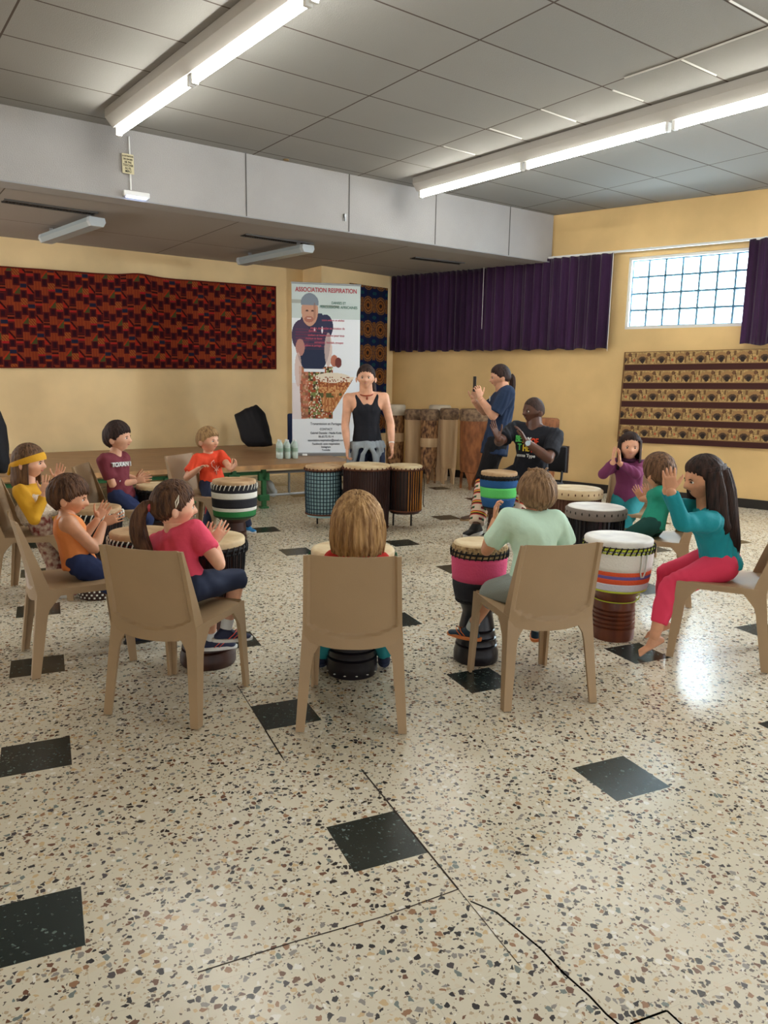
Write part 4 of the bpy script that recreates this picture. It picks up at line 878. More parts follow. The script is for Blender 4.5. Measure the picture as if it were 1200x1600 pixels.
def g2(d, c, s): c = unit(c); return np.exp(-(1 - np.clip(d @ c, -1, 1)) / (s * s))
def head_r(d, H, child, mouth_open=0.0):
    """distance from head centre along unit directions d (x right, y forward, z up) for head height H"""
    x, y, z = d[:, 0], d[:, 1], d[:, 2]
    a = .385 if child else .355; b = .445 if child else .425; c = .50
    # jaw narrows downward
    jaw = ss(-.15, -.95, z); a_ = a * (1 - .30 * jaw); b_ = b * (1 - .16 * jaw * (y > 0) - .32 * jaw * (y < 0))
    r = 1 / np.sqrt((x / a_) ** 2 + (y / b_) ** 2 + (z / c) ** 2)
    fl = ss(.3, .9, y) * (1 - ss(.45, .8, abs(z + .1))); r = r * (1 - .035 * fl)
    q = r * 0
    q += .070 * g2(d, (0, 1, -.26), .105) + .035 * g2(d, (0, 1, -.12), .09) + .016 * (g2(d, (.08, 1, -.29), .06) + g2(d, (-.08, 1, -.29), .06))
    q -= .030 * (g2(d, (.36, 1, -.02), .15) + g2(d, (-.36, 1, -.02), .15))
    q += .014 * (g2(d, (.3, 1, .14), .15) + g2(d, (-.3, 1, .14), .15)) + .016 * (g2(d, (.5, 1, -.32), .22) + g2(d, (-.5, 1, -.32), .22))
    q += .022 * g2(d, (0, 1, -.54), .10) + .018 * g2(d, (0, 1, -.66), .08) - .014 * g2(d, (0, 1, -.60), .04) + .034 * g2(d, (0, 1, -.98), .17) - .012 * g2(d, (0, 1, -.78), .09)
    if mouth_open: q -= .05 * mouth_open * g2(d, (0, 1, -.62), .075)
    return (r + q) * H
def sph_grid(nu, nv):
    d = []; 
    for j in range(nv + 1):
        t = PI * j / nv
        for i in range(nu): p = 2 * PI * i / nu; d.append((math.sin(t) * math.cos(p), math.sin(t) * math.sin(p), math.cos(t)))
    F = []
    for j in range(nv):
        for i in range(nu):
            a = j * nu + i; b = j * nu + (i + 1) % nu; F.append((a, a + nu, b + nu, b))
    return np.array(d), F
DG, FG = sph_grid(72, 56)
def cone(bm, a, b, ra, rb): hull(bm, E(a, ra), E(b, rb))
def ik(a, c, l1, l2, hint):
    a, c = V(a), V(c); d = c - a; L_ = np.linalg.norm(d); mx = (l1 + l2) * .995
    if L_ > mx: l1, l2 = l1 * L_ / mx, l2 * L_ / mx
    if L_ < abs(l1 - l2) * 1.02 + 1e-3: L_ = abs(l1 - l2) * 1.02 + 1e-3
    w = unit(d); x = (l1 * l1 - l2 * l2 + L_ * L_) / (2 * L_); h = math.sqrt(max(0, l1 * l1 - x * x)); hn = V(hint) - w * np.dot(V(hint), w)
    return a + w * x + unit(hn) * h
def hand_bm(wrist, d, n, side, S, curl=.25, spread=.10, voxel=.0028):
    """hand: d finger direction, n palm normal, side +1 if the thumb lies along cross(d, n)"""
    d = unit(d); n = unit(V(n) - d * np.dot(n, d)); t = np.cross(d, n) * side; k = S / 1.7 * (1.0 if S > 1.4 else 1.06); bm = bmesh.new(); w = V(wrist)
    pl = .092 * k; B = np.array([t, n, d])
    hull(bm, E(w, (.025 * k, .019 * k, .02 * k), B), E(w + d * pl * .55 + t * .004 * k, (.040 * k, .014 * k, .03 * k), B), E(w + d * pl * .95 + t * .002 * k, (.037 * k, .0115 * k, .012 * k), B))
    hull(bm, E(w + d * .02 * k, .016 * k), E(w + d * pl * .45 + t * .030 * k + n * .006 * k, (.016 * k, .016 * k, .02 * k), B))
    for i, ln in enumerate((.072, .080, .074, .058)):
        o_ = (.029 - .0195 * i) * k; base = w + d * pl * (.97 - .03 * abs(i - 1.3)) + t * o_; dd = unit(d + t * spread * (1.2 - i) * .9); c = 0; p = base; r_ = (.0088 - .0004 * i) * k
        for s_, f in enumerate((.45, .30, .25)):
            c += curl * (.6 + .4 * s_); q = p + (dd * math.cos(c) + n * math.sin(c)) * ln * f * k * 1.0; cone(bm, p, q, r_, r_ * .9); p = q; r_ *= .9
    p = w + d * pl * .30 + t * .030 * k; td = unit(t * .75 + d * .75 + n * .35)
    for f, r_ in ((.040, .0105), (.030, .0092), (.022, .008)):
        q = p + td * f * k; cone(bm, p, q, r_ * k, r_ * .92 * k); p = q; td = unit(td + d * .35)
    return remesh(bm, voxel, 3, .45)
def shoe(name, ankle, d, S, mu, ms, parent, label=None, accent=None):
    d = unit(V(d[0], d[1], 0)); s_ = V(-d[1], d[0], 0); k = S / 1.7; a = V(ankle); z0 = a[2] - .075 * k if True else 0; g = V(a[0], a[1], max(z0, 0)) ; B = np.array([s_, d, V(0, 0, 1)])
    bm = bmesh.new(); hull(bm, E(a + V(0, 0, .01 * k), (.040 * k, .045 * k, .02 * k), B), E(g - d * .045 * k + V(0, 0, .035 * k), (.036 * k, .04 * k, .03 * k), B), E(g + d * .05 * k + V(0, 0, .04 * k), (.042 * k, .05 * k, .032 * k), B))
    hull(bm, E(g + d * .05 * k + V(0, 0, .035 * k), (.043 * k, .05 * k, .028 * k), B), E(g + d * .145 * k + V(0, 0, .028 * k), (.040 * k, .045 * k, .021 * k), B))
    me = remesh(bm, .006, 3); o = link(name, me, mu, parent)
    if label: o['label'] = label
    bm = bmesh.new(); secs = []
    for zz, e in ((0, 0), (.022, .003), (.026, -.002)):
        secs.append([g + V(0, 0, zz * k + .001) + (d * (.05 + (.145 + e) * math.cos(q)) + s_ * (.047 + e - .008 * math.cos(q)) * math.sin(q) * (1 if abs(math.sin(q)) < .99 else 1)) * k for q in np.linspace(0, 2 * PI, 28, endpoint=False)])
    loft(bm, secs); obj('sole', bm, ms, o, 'auto')
    if accent:
        bm = bmesh.new()
        for sg in (-1, 1):
            for t in (.0, .035): sweep(bm, [g + (d * (.02 + t) + s_ * sg * .047 + V(0, 0, .028)) * k, g + (d * (.06 + t) + s_ * sg * .040 + V(0, 0, .06)) * k, g + (d * (.08 + t) + s_ * sg * .015 + V(0, 0, .078)) * k], .0035 * k, 5)
        obj('stripe', bm, accent, o, True)
    return o
def foot_bm(ankle, d, S):
    d = unit(d); up = unit(V(0, 0, 1) - d * d[2]); s_ = np.cross(d, up); k = S / 1.7; a = V(ankle); B = np.array([s_, d, up]); bm = bmesh.new(); g = a - up * .05 * k
    hull(bm, E(a, (.030 * k, .034 * k, .03 * k), B), E(g - d * .04 * k, (.028 * k, .03 * k, .022 * k), B), E(g + d * .06 * k, (.034 * k, .04 * k, .02 * k), B)); hull(bm, E(g + d * .06 * k, (.034 * k, .04 * k, .02 * k), B), E(g + d * .125 * k, (.040 * k, .02 * k, .013 * k), B))
    for i in range(5): cone(bm, g + d * .12 * k + s_ * (-.028 + .015 * i) * k - up * .002 * k, g + d * (.165 - .008 * i) * k + s_ * (-.031 + .0165 * i) * k - up * .005 * k, (.011 - .0008 * i) * k, (.010 - .0008 * i) * k)
    return remesh(bm, .0035, 3, .4)

def person(label, S, pelvis, neck, yaw, head, hyaw, hpitch=0, roll=0, wl=None, wr=None, al=None, ar=None, eh=((-.5, 0, -1), (.5, 0, -1)), kh=None, fl=None, fr=None,
           skin=skl, HH=None, build=1.0, hands=None, hcurl=.25, shirt=None, sleeve=.5, shirt_m=None, hem=0.0, pants_m=None, pants=1.0, feet='shoe', shoe_m=None, sole_m=None, sock=None, hair=None, hair_m=None, mouth=0.0, extras=None, voxel=.0075, bare_hip=False, tank=False, loose=.012, smile=False, accent=None, brows=None):
    root = empty('person', (pelvis[0], pelvis[1], 0)); tag(root, label, 'person'); off = -V(pelvis[0], pelvis[1], 0)
    child = S < 1.45; HH = HH or (.190 if child else .225)
    Pv, Nk, Hd = V(pelvis) + off, V(neck) + off, V(head) + off; u = unit(Nk - Pv); L_ = np.linalg.norm(Nk - Pv); r = V(math.sin(R(yaw)), -math.cos(R(yaw)), 0); r = unit(r - u * np.dot(r, u)); f = np.cross(u, r); B = np.array([r, f, u]); b = S * build
    hips = (.098 * b, .068 * b, .065 * S); shw = (.112 if not child else .103) * b; shz = -.020 * S
    shL, shR = Nk + u * shz - r * shw, Nk + u * shz + r * shw
    def tors(bm, t=0.0, full=True, shoulder=True, lo=0.0):
        e0 = E(Pv + u * lo, (hips[0] + t, hips[1] + t, hips[2] * .8 + t), B); e1 = E(Pv + u * L_ * .42, (.078 * b + t, .058 * b + t, .05 * S + t), B); e2 = E(Pv + u * L_ * .72 + f * .004, (.090 * b + t, .064 * b + t, .06 * S + t), B)
        hull(bm, e0, e1); hull(bm, e1, e2)
        if shoulder: hull(bm, e2, E(shL + r * .01, (.036 * b + t, .038 * b + t, .034 * b + t), B), E(shR - r * .01, (.036 * b + t, .038 * b + t, .034 * b + t), B), E(Nk - u * .012 * S, (.042 * b + t * .6, .040 * b + t * .6, .014 * S + t * .5), B))
        else:
            for q in (-1, 1): hull(bm, E(Pv + u * L_ * .70 + f * .004 + r * q * .028 * b, (.062 * b + t, .064 * b + t, .05 * S + t), B), E(Nk + u * (shz + .006) + r * q * shw * .60, (.013 * b + t, .040 * b + t, .022 * b + t), B))
    # arms
    ua, fa = .172 * S, .142 * S
    arms = []; dbg = []
    for sd_, sh, w_, h_ in ((-1, shL, wl, eh[0]), (1, shR, wr, eh[1])):
        if w_ is None: arms.append(None); continue
        w_ = V(w_) + off; dbg.append(round(float(np.linalg.norm(w_ - sh) / (ua + fa)), 2)); hint = r * h_[0] + f * h_[1] + V(0, 0, 1) * h_[2]; e = ik(sh, w_, ua, fa, hint); arms.append((sh, e, w_))
    th_, sn_ = .235 * S, .230 * S
    legs = []
    for sd_, a_, k_ in ((-1, al, 0), (1, ar, 1)):
        hp = Pv + r * sd_ * .052 * b - u * .01 * S
        if a_ is None: legs.append(None); continue
        a_ = V(a_) + off; dbg.append(round(float(np.linalg.norm(a_ - hp) / (th_ + sn_)), 2)); hh = (0, 1, .6) if kh is None else (kh[k_] if isinstance(kh[0], (tuple, list)) else kh); hint = r * hh[0] * 1 + f * hh[1] + V(0, 0, 1) * hh[2]; kn = ik(hp, a_, th_, sn_, hint); legs.append((hp, kn, a_))
    # body surface
    print('STRETCH', label[:30], dbg)
    bm = bmesh.new(); tors(bm)
    hb = Hd + V(0, 0, -.22 * HH); nr = (.034 if child else .037) * b ; hfd = V(math.cos(R(hyaw)), math.sin(R(hyaw)), 0)
    hull(bm, E(Nk - u * .03 * S, nr * 1.25), E(Hd - V(0, 0, .25 * HH) - hfd * .04 * HH, nr * 1.05))
    if not tank: hull(bm, E(shL, .030 * b), E(Nk + u * .008, .03 * b)); hull(bm, E(shR, .030 * b), E(Nk + u * .008, .03 * b))
    else: hull(bm, E(shL, .033 * b), E(Nk - u * .005, .03 * b), E(shR, .033 * b))
    rs = ((.036, .030, .027, .026, .0165) if not child else (.036, .031, .028, .027, .0185))
    for a in arms:
        if a is None: continue
        sh, e, w_ = a; m1 = sh * .6 + e * .4; m2 = e * .65 + w_ * .35; cone(bm, sh, m1, rs[0] * b, rs[1] * b); cone(bm, m1, e, rs[1] * b, rs[2] * b * .95); cone(bm, e, m2, rs[2] * b * .95, rs[3] * b); cone(bm, m2, w_, rs[3] * b, rs[4] * b)
    for l in legs:
        if l is None: continue
        hp, kn, a_ = l; cone(bm, hp, kn, .056 * b, .036 * b); cf = kn * .68 + a_ * .32; bk = -unit(np.cross(np.cross(a_ - kn, f), a_ - kn)) if False else V(0, 0, 0)
        cone(bm, kn, cf, .034 * b, .034 * b); cone(bm, cf, a_, .034 * b, .020 * b)
    me = remesh(bm, voxel, 7); parts = [me]
    hands = hands or ((None, None), (None, None))
    for k_, a in enumerate(arms):
        if a is None: continue
        sh, e, w_ = a; fd, pn = hands[k_][0], hands[k_][1]; cu = hands[k_][2] if len(hands[k_]) > 2 else hcurl; fd = unit(w_ - e) if fd is None else V(fd)
        if pn is None: oth = arms[1 - k_]; pn = (oth[2] - w_) if oth is not None else (r if k_ == 0 else -r)
        pn = V(pn); t = np.cross(unit(fd), unit(pn)); side = 1 if (hands[k_][3] if len(hands[k_]) > 3 else np.dot(t, V(0, 0, 1))) >= 0 else -1
        parts.append(hand_bm(w_, fd, pn, side, S, cu))
    if feet == 'bare':
        for k_, l in enumerate(legs):
            if l is None: continue
            fd = (fl, fr)[k_]; parts.append(foot_bm(l[2], fd if fd is not None else f, S))
    # head
    HM = np.array(Matrix.Rotation(R(hyaw - 90), 3, 'Z') @ Matrix.Rotation(R(hpitch), 3, 'X') @ Matrix.Rotation(R(roll), 3, 'Y'))
    rr = head_r(DG, HH, child, mouth); hv = (DG * rr[:, None]) @ HM.T + Hd
    hm = bpy.data.meshes.new('tmp'); hm.from_pydata(hv.tolist(), [], FG); parts.append(hm)
    bm = bmesh.new()
    for p_ in parts: bm.from_mesh(p_); bpy.data.meshes.remove(p_)
    hx = (.385 if child else .355)
    for sx in (-1, 1):   # ears
        for c_, r_ in (((sx * (hx + .030), -.02, -.10), (.022, .078, .105)), ((sx * (hx + .055), -.045, -.08), (.016, .055, .085))):
            bb = bmesh.ops.create_uvsphere(bm, u_segments=14, v_segments=10, radius=1.0); M = Matrix.Translation(Hd) @ Matrix(HM.tolist()).to_4x4() @ Matrix.Translation(V(c_) * HH) @ Matrix.Rotation(R(sx * 18), 4, 'Z') @ Matrix.Diagonal(V(r_[0] * HH, r_[1] * HH, r_[2] * HH, 1)); bmesh.ops.transform(bm, matrix=M, verts=bb['verts'])
    body = obj('body', bm, skin, root, True)
    def HP(x, y, z): return HM @ (V(x, y, z) * HH) + Hd
    def surf(dx, dz, o_=0.0):
        d = unit(V(dx, 1, dz)); return HM @ (d * (head_r(d[None], HH, child, mouth)[0] + o_)) + Hd
    # eyes, brows, mouth
    for sx in (-1, 1):
        bm = bmesh.new(); d = unit(V(sx * .36, 1, -.04)); rc = head_r(d[None], HH, child)[0]; c_ = HM @ (d * (rc - .030 * HH)) + Hd; bmesh.ops.create_uvsphere(bm, u_segments=18, v_segments=12, radius=1.0)
        for fc in bm.faces:
            q = fc.calc_center_median(); fc.material_index = 1 if q.y > .70 else 0
        M = Matrix.Translation(c_) @ Matrix(HM.tolist()).to_4x4() @ Matrix.Diagonal(V(.066 * HH, .045 * HH, .036 * HH, 1)); bmesh.ops.transform(bm, matrix=M, verts=bm.verts); obj('eye', bm, [m_eye, m_iris], root, True)
        bm = bmesh.new(); sweep(bm, [surf(sx * q, zz, .002) for q, zz in ((.20, .10), (.33, .145), (.48, .09))], [.008 * HH, .013 * HH, .006 * HH], 6); obj('eyebrow', bm, brows or hair_m or h_blk, root, True)
        bm = bmesh.new(); sweep(bm, [surf(sx * q, zz, .0015) for q, zz in ((.24, -.03), (.35, .025), (.47, -.02))], [.006 * HH, .008 * HH, .005 * HH], 6); obj('eyelash', bm, h_blk, root, True)
    bm = bmesh.new(); up_ = .02 if smile else 0
    if mouth: 
        hull(bm, np.array([surf(q * .10, -.62 + zz * .07, .0025) for q, zz in ((-1, 0), (-.6, .7), (0, 1), (.6, .7), (1, 0), (.6, -.8), (0, -1.1), (-.6, -.8))] + [surf(0, -.62, -.01)])); obj('mouth', bm, mat('dark_mouth', (70, 28, 28), .5), root)
    else:
        sweep(bm, [surf(q, zz + up_ * abs(q) * 30 * .3, .001) for q, zz in ((-.17, -.585), (-.08, -.585), (0, -.60), (.08, -.585), (.17, -.585))], [.006 * HH, .020 * HH, .022 * HH, .020 * HH, .006 * HH], 8); obj('mouth', bm, mat('lips_dark' if skin is skd else 'lips', (110, 64, 56) if skin is skd else (188, 104, 96), .45), root, True)
        if smile:
            bm = bmesh.new(); sweep(bm, [surf(q, -.588 + abs(q) * .18, .0035) for q in (-.12, -.06, 0, .06, .12)], .010 * HH, 6); obj('teeth', bm, m_eye, root, True)
    # clothes
    if shirt:
        bm = bmesh.new(); t = loose
        tors(bm, t, shoulder=not tank)
        if hem: hull(bm, E(Pv, (hips[0] + t, hips[1] + t, .03), B), ring(Pv - u * hem, u, hips[0] + t + .006, hips[1] + t + .006, r))
        if not tank:
            for a in arms:
                if a is None: continue
                sh, e, w_ = a; sl = sleeve
                if sl <= 0: hull(bm, E(sh - (sh - Nk) * .15, .034 * b + t)); continue
                ax = unit(e - sh); rr1 = .037 * b + t; 
                if sl <= 1: q = sh + (e - sh) * sl; hull(bm, E(sh, rr1), ring(q, ax, rs[1] * b + t * 1.25))
                else:
                    cone(bm, sh, e, rr1, rs[2] * b + t * .8); q = e + (w_ - e) * (sl - 1); hull(bm, E(e, rs[2] * b + t * .75), ring(q, unit(w_ - e), rs[4] * b * (1 + .5 * (2 - sl)) + t * .6))
        me = remesh(bm, .008, 5); displace(me, folds(.006 if not tank else .0015, 46, len(label))); so = link(shirt, me, shirt_m, root)
    else: so = None
    if pants_m is not None:
        bm = bmesh.new(); t = loose * .8; hull(bm, E(Pv, (hips[0] + t * .7, hips[1] + t * .7, hips[2] + t * .5), B))
        for l in legs:
            if l is None: continue
            hp, kn, a_ = l; hull(bm, E(Pv, (hips[0] * .9 + t, hips[1] + t * .6, hips[2] * .8), B), E(hp, .058 * b + t)); 
            if pants >= 1: cone(bm, hp, kn, .058 * b + t, .037 * b + t); q = kn + (a_ - kn) * (pants - 1 if pants < 2 else .97); hull(bm, E(kn, .036 * b + t), ring(kn * .6 + q * .4, unit(a_ - kn), .035 * b + t), ring(q, unit(a_ - kn), (.030 if pants >= 1.9 else .027) * b + t))
            else: q = hp + (kn - hp) * pants; hull(bm, E(hp, .058 * b + t), ring(q, unit(kn - hp), .048 * b + t * 1.6))
        me = remesh(bm, .008, 4); displace(me, folds(.0045, 50, len(label) + 3)); po = link('shorts' if pants < 1 else 'trousers', me, pants_m, root)
    if sock is not None:
        for l in legs:
            if l is None: continue
            bm = bmesh.new(); hp, kn, a_ = l; hull(bm, ring(a_ + (kn - a_) * .24, unit(kn - a_), .027 * b), ring(a_ + (kn - a_) * .05, unit(kn - a_), .025 * b)); obj('sock', bm, sock, root, 'auto')
    if feet == 'shoe':
        for k_, l in enumerate(legs):
            if l is None: continue
            fd = (fl, fr)[k_]; shoe('shoe', l[2], fd if fd is not None else f, S, shoe_m or m_black, sole_m or m_white, root, accent=accent)
    ctx = dict(root=root, HP=HP, HM=HM, HH=HH, Hd=Hd, Nk=Nk, Pv=Pv, r=r, f=f, u=u, B=B, b=b, S=S, arms=arms, legs=legs, shL=shL, shR=shR, child=child, hm=hair_m, surf=surf, shirt=so, body=body, L=L_, loose=loose)
    if hair: hair(ctx)
    if extras: extras(ctx)
    return root

def hair_cap(c, front=.42, side=-.05, back=-.75, thick=.05, sidey=.25, jag=.07, fringe=None, amp=.012, top=0.0):
    """hair over the skull; the hairline lies where the surface dips under the skin"""
    H = c['HH']; d = DG; x, y, z = d[:, 0], d[:, 1], d[:, 2]; base = head_r(d, H, c['child'])
    yy = y; az = np.arctan2(abs(x), y)   # 0 front, pi back
    line = np.interp(az, [0, .5, .95, 1.2, 1.42, 1.6, 1.85, 2.2, PI], [front, front * .95, front * .6, side * .4 + .02, side - .10, side, back * .75, back, back - .05])
    jg = jag * (np.sin(az * 23) * .5 + np.sin(az * 41 + 1) * .5)
    m = ss(-.02, .05, z - line - jg); m2 = ss(-.02, .30, z - line - jg)
    lob = amp * (np.sin(np.arctan2(x, y) * 17 + 3 * np.sin(z * 5)) * .6 + np.sin(np.arctan2(x, y) * 37 + z * 9) * .4)
    r = np.where(m > 0, base * (1 - .06 * (1 - m)) + m * (thick * H * (1 + .6 * np.clip(z, 0, 1)) + top * H * np.clip(z, 0, 1) ** 3 + lob * H), base * .9)
    r = base * .95 * (1 - m) + m * (base + thick * H * (.30 + .70 * m2) * (1 + .5 * np.clip(z, 0, 1)) + top * H * np.clip(z, 0, 1) ** 3 + lob * H * m2)
    v = (d * r[:, None]) @ c['HM'].T + c['Hd']; me = bpy.data.meshes.new('hair'); me.from_pydata(v.tolist(), [], FG)
    bm = bmesh.new(); bm.from_mesh(me); bpy.data.meshes.remove(me); return bm
def tufts(bm, c, n=54, thick=.05, front=.42, side=-.08, back=-.6, seed=1, rad=.030, lift=.02):
    """combed locks running from the crown to the hairline"""
    rg = random.Random(seed); H = c['HH']; cr = unit(V(.05, -.28, 1))
    for k in range(n):
        a = 2 * PI * (k + rg.uniform(-.4, .4)) / n; az = abs(a if a < PI else 2 * PI - a)
        zl = np.interp(az, [0, .5, .95, 1.3, 1.6, 1.95, PI], [front, front * .95, front * .6, side, side + .1, back * .8, back]) + rg.uniform(-.06, .06); rh = math.sqrt(max(.05, 1 - zl * zl)); td = unit(V(rh * math.sin(a), rh * math.cos(a), zl)); st = rg.uniform(.0, .35); pts = []
        for t in np.linspace(st, 1, 5):
            d_ = unit(cr * (1 - t) + td * t + V(-cr[1], cr[0], 0) * 0 + V(math.cos(a), -math.sin(a), 0) * .10 * math.sin(PI * t)); pts.append(c['HM'] @ (d_ * (head_r(d_[None], H, c['child'])[0] + (thick * (1 - .45 * t) + lift * rg.uniform(0, 1)) * H)) + c['Hd'])
        lock(bm, pts, [.4 * rad * H, rad * H * 1.3, rad * H * 1.2, rad * H, .2 * rad * H], .8, 4)
def hair_short(**k):
    def f(c):
        bm = hair_cap(c, **k)
        if k.get('thick', .05) > .02: tufts(bm, c, 70, k.get('thick', .05), k.get('front', .42), k.get('side', -.08), k.get('back', -.6))
        obj('hair', bm, c['hm'], c['root'], True)
    return f
def curtain_hair(bm, c, az0, az1, ztop, zbot, rad=1.06, n=40, rows=12, amp=.012, flare=0.0, lag=(0, 0, 0), tuck=0.0, th=.035, wmul=1.0, spread=None):
    """a fall of hair hugging the back and sides of the head from azimuth az0 to az1 (0 front, +-pi back)"""
    H = c['HH']; out = []; 
    for layer in (0, 1):
        g = []
        for j in range(rows + 1):
            w = j / rows; z = ztop + (zbot - ztop) * w; row = []
            for i in range(n + 1):
                a = az0 + (az1 - az0) * i / n; hx, hy = (.40, .46) if c['child'] else (.375, .45)
                k = rad * (1 + flare * w ** 1.5 - tuck * ss(.75, 1, w)); edge = min(i, n - i) / n; zz = z + (.02 * math.sin(a * 31) + .012 * math.sin(a * 57)) * w
                rr = k + amp * math.sin(a * 29 + 2 * w) + amp * math.sin(a * 61 + w * 3) * .6 - layer * th * 2
                p = V(hx * rr * math.sin(a) * wmul, hy * rr * math.cos(a), zz) * H; row.append(bm.verts.new(c['HM'] @ p + c['Hd'] + V(lag) * w * w))
            g.append(row)
        out.append(g)
    A, Bq = out
    for j in range(rows):
        for i in range(n):
            bm.faces.new((A[j][i], A[j][i + 1], A[j + 1][i + 1], A[j + 1][i])); bm.faces.new((Bq[j][i], Bq[j + 1][i], Bq[j + 1][i + 1], Bq[j][i + 1]))
    for i in range(n):
        bm.faces.new((A[rows][i], A[rows][i + 1], Bq[rows][i + 1], Bq[rows][i])); bm.faces.new((A[0][i + 1], A[0][i], Bq[0][i], Bq[0][i + 1]))
    for j in range(rows): bm.faces.new((A[j + 1][0], A[j][0], Bq[j][0], Bq[j + 1][0])); bm.faces.new((A[j][n], A[j + 1][n], Bq[j + 1][n], Bq[j][n]))
def lock(bm, pts, r, flat=.55, n=14):
    """a thick lock of hair along pts"""
    pts = [V(p) for p in pts]; N_ = 16; P_ = [];
    for k in range(N_ + 1):
        t = k / N_ * (len(pts) - 1); i = min(int(t), len(pts) - 2); w = t - i; p0, p1, p2, p3 = pts[max(i - 1, 0)], pts[i], pts[i + 1], pts[min(i + 2, len(pts) - 1)]
        P_.append(.5 * ((2 * p1) + (p2 - p0) * w + (2 * p0 - 5 * p1 + 4 * p2 - p3) * w * w + (3 * p1 - p0 - 3 * p2 + p3) * w ** 3))
    R_ = [np.interp(k / N_, np.linspace(0, 1, len(r)), r) for k in range(N_ + 1)]
    rings_ = []; prev = None
    for k, p in enumerate(P_):
        t = unit(P_[min(k + 1, N_)] - P_[max(k - 1, 0)]); x = unit(np.cross(t, V(0, 1, .1))) if prev is None else unit(prev - t * np.dot(prev, t)); prev = x; y = np.cross(t, x)
        rings_.append([p + R_[k] * (1 + .10 * math.sin(5 * a) + .06 * math.sin(9 * a + k * .3)) * (math.cos(a) * x + flat * math.sin(a) * y) for a in np.linspace(0, 2 * PI, n * 2, endpoint=False)])
    loft(bm, rings_)

clap = ((None, None, .12), (None, None, .12))
m_red = mat('red_knit', (196, 44, 36), .85, bump=.75, bscale=15); m_pink = mat('coral_pink_jersey', (226, 76, 104), .85, bump=.75, bscale=16); m_mint = mat('mint_green_jersey', (202, 234, 214), .85, bump=.75, bscale=16); m_orange = mat('orange_jersey', (226, 138, 76), .85, bump=.75, bscale=16)
m_yelw = mat('mustard_knit', (214, 158, 36), .85, bump=.75, bscale=15); m_mar = mat('maroon_jersey', (112, 42, 54), .85, bump=.75, bscale=16); m_rod = mat('orange_red_jersey', (226, 72, 40), .85, bump=.75, bscale=16); m_teal = mat('teal_knit', (20, 138, 150), .85, bump=.75, bscale=15); m_grn = mat('sea_green_jersey', (34, 148, 124), .85, bump=.75, bscale=16)
m_plum = mat('plum_knit', (120, 54, 96), .85, bump=.75, bscale=15); m_plumd = mat('dark_plum_knit', (64, 26, 52), .85); m_navyj = mat('navy_jersey', (30, 48, 78), .85, bump=.75, bscale=16); m_blkj = mat('black_jersey', (20, 22, 32), .85, bump=.75, bscale=16); m_jean = mat('dark_blue_trousers', (34, 46, 86), .85, bump=.75, bscale=15)
m_nav2 = mat('navy_trousers', (30, 38, 62), .85); m_gsh = mat('grey_short_cloth', (148, 158, 154), .85, bump=.2, bscale=150); m_legp = mat('raspberry_leggings', (222, 58, 92), .8, bump=.1, bscale=200); m_dgr = mat('dark_green_shorts', (22, 72, 66), .85); m_tealp = mat('teal_trousers', (34, 130, 138), .85); m_blkt = mat('black_trousers', (22, 22, 28), .85)
m_wsock = mat('white_sock', (222, 224, 224), .9); m_fur = mat('cream_fleece', (224, 208, 188), .95, rgb2=(196, 176, 154), vscale=40, bump=1.0, bscale=70); m_gsw = mat('grey_sweater', (146, 156, 164), .9, bump=.3, bscale=150)
m_wax = mat('patterned_trousers', (196, 176, 156), .85, rgb2=(120, 52, 48), vscale=34)

# 1 blond child, centre
def h1(c):
    bm = hair_cap(c, front=.45, side=-.35, back=-.9, thick=.15, amp=.024); curtain_hair(bm, c, 1.0, 2 * PI - 1.0, .20, -.60, rad=1.34, flare=.14, tuck=.14, amp=.024, n=90)
    tufts(bm, c, 90, .17, .40, -.5, -.62, 4, .034, .05)
    for k in range(46):
        a = PI + (k - 22.5) / 23 * 2.0 + random.uniform(-.05, .05); q1, q2 = random.uniform(.50, .60), random.uniform(-.66, -.52); lock(bm, [c['HP'](.36 * math.sin(a), .40 * math.cos(a), .36), c['HP'](q1 * .92 * math.sin(a), q1 * .98 * math.cos(a), .08), c['HP'](q1 * math.sin(a), q1 * 1.06 * math.cos(a), -.25), c['HP'](q1 * .96 * math.sin(a), q1 * math.cos(a), q2)], [.003, .008, .009, .003], .6, 4)
    for k in range(9):
        a = random.uniform(-2.6, 2.6) + PI; p = c['HP'](.3 * math.sin(a) * .3, .3 * math.cos(a) * .3, .56); lock(bm, [p, p + V(.01 * k - .04, 0, .004), c['HP'](.46 * math.sin(a), .50 * math.cos(a), .2), c['HP'](.50 * math.sin(a), .54 * math.cos(a), -.3)], [.003, .007, .009, .004], .4, 5)
    obj('hair', bm, h_blond, c['root'], True)
person('small child with chin length blond hair in a red top, seen from behind', 1.10, (-.125, 3.27, .515), V(-0.120, 3.260, 0.675), 90, V(-0.117, 3.240, 0.830), 93, wl=V(-0.229, 3.500, 0.584), wr=V(-0.021, 3.500, 0.588), al=V(-0.305, 3.640, 0.072), ar=V(0.012, 3.640, 0.077), eh=((-.6, -.2, -.8), (.6, -.2, -.8)),
       skin=skl, HH=0.205, shirt='top', shirt_m=m_red, sleeve=0, pants_m=m_tealp, pants=2, shoe_m=m_nav2, sole_m=m_nav2, hair=h1, hair_m=h_blond, hands=((None, (1, 0, -.6), .2), (None, (-1, 0, -.6), .2)))
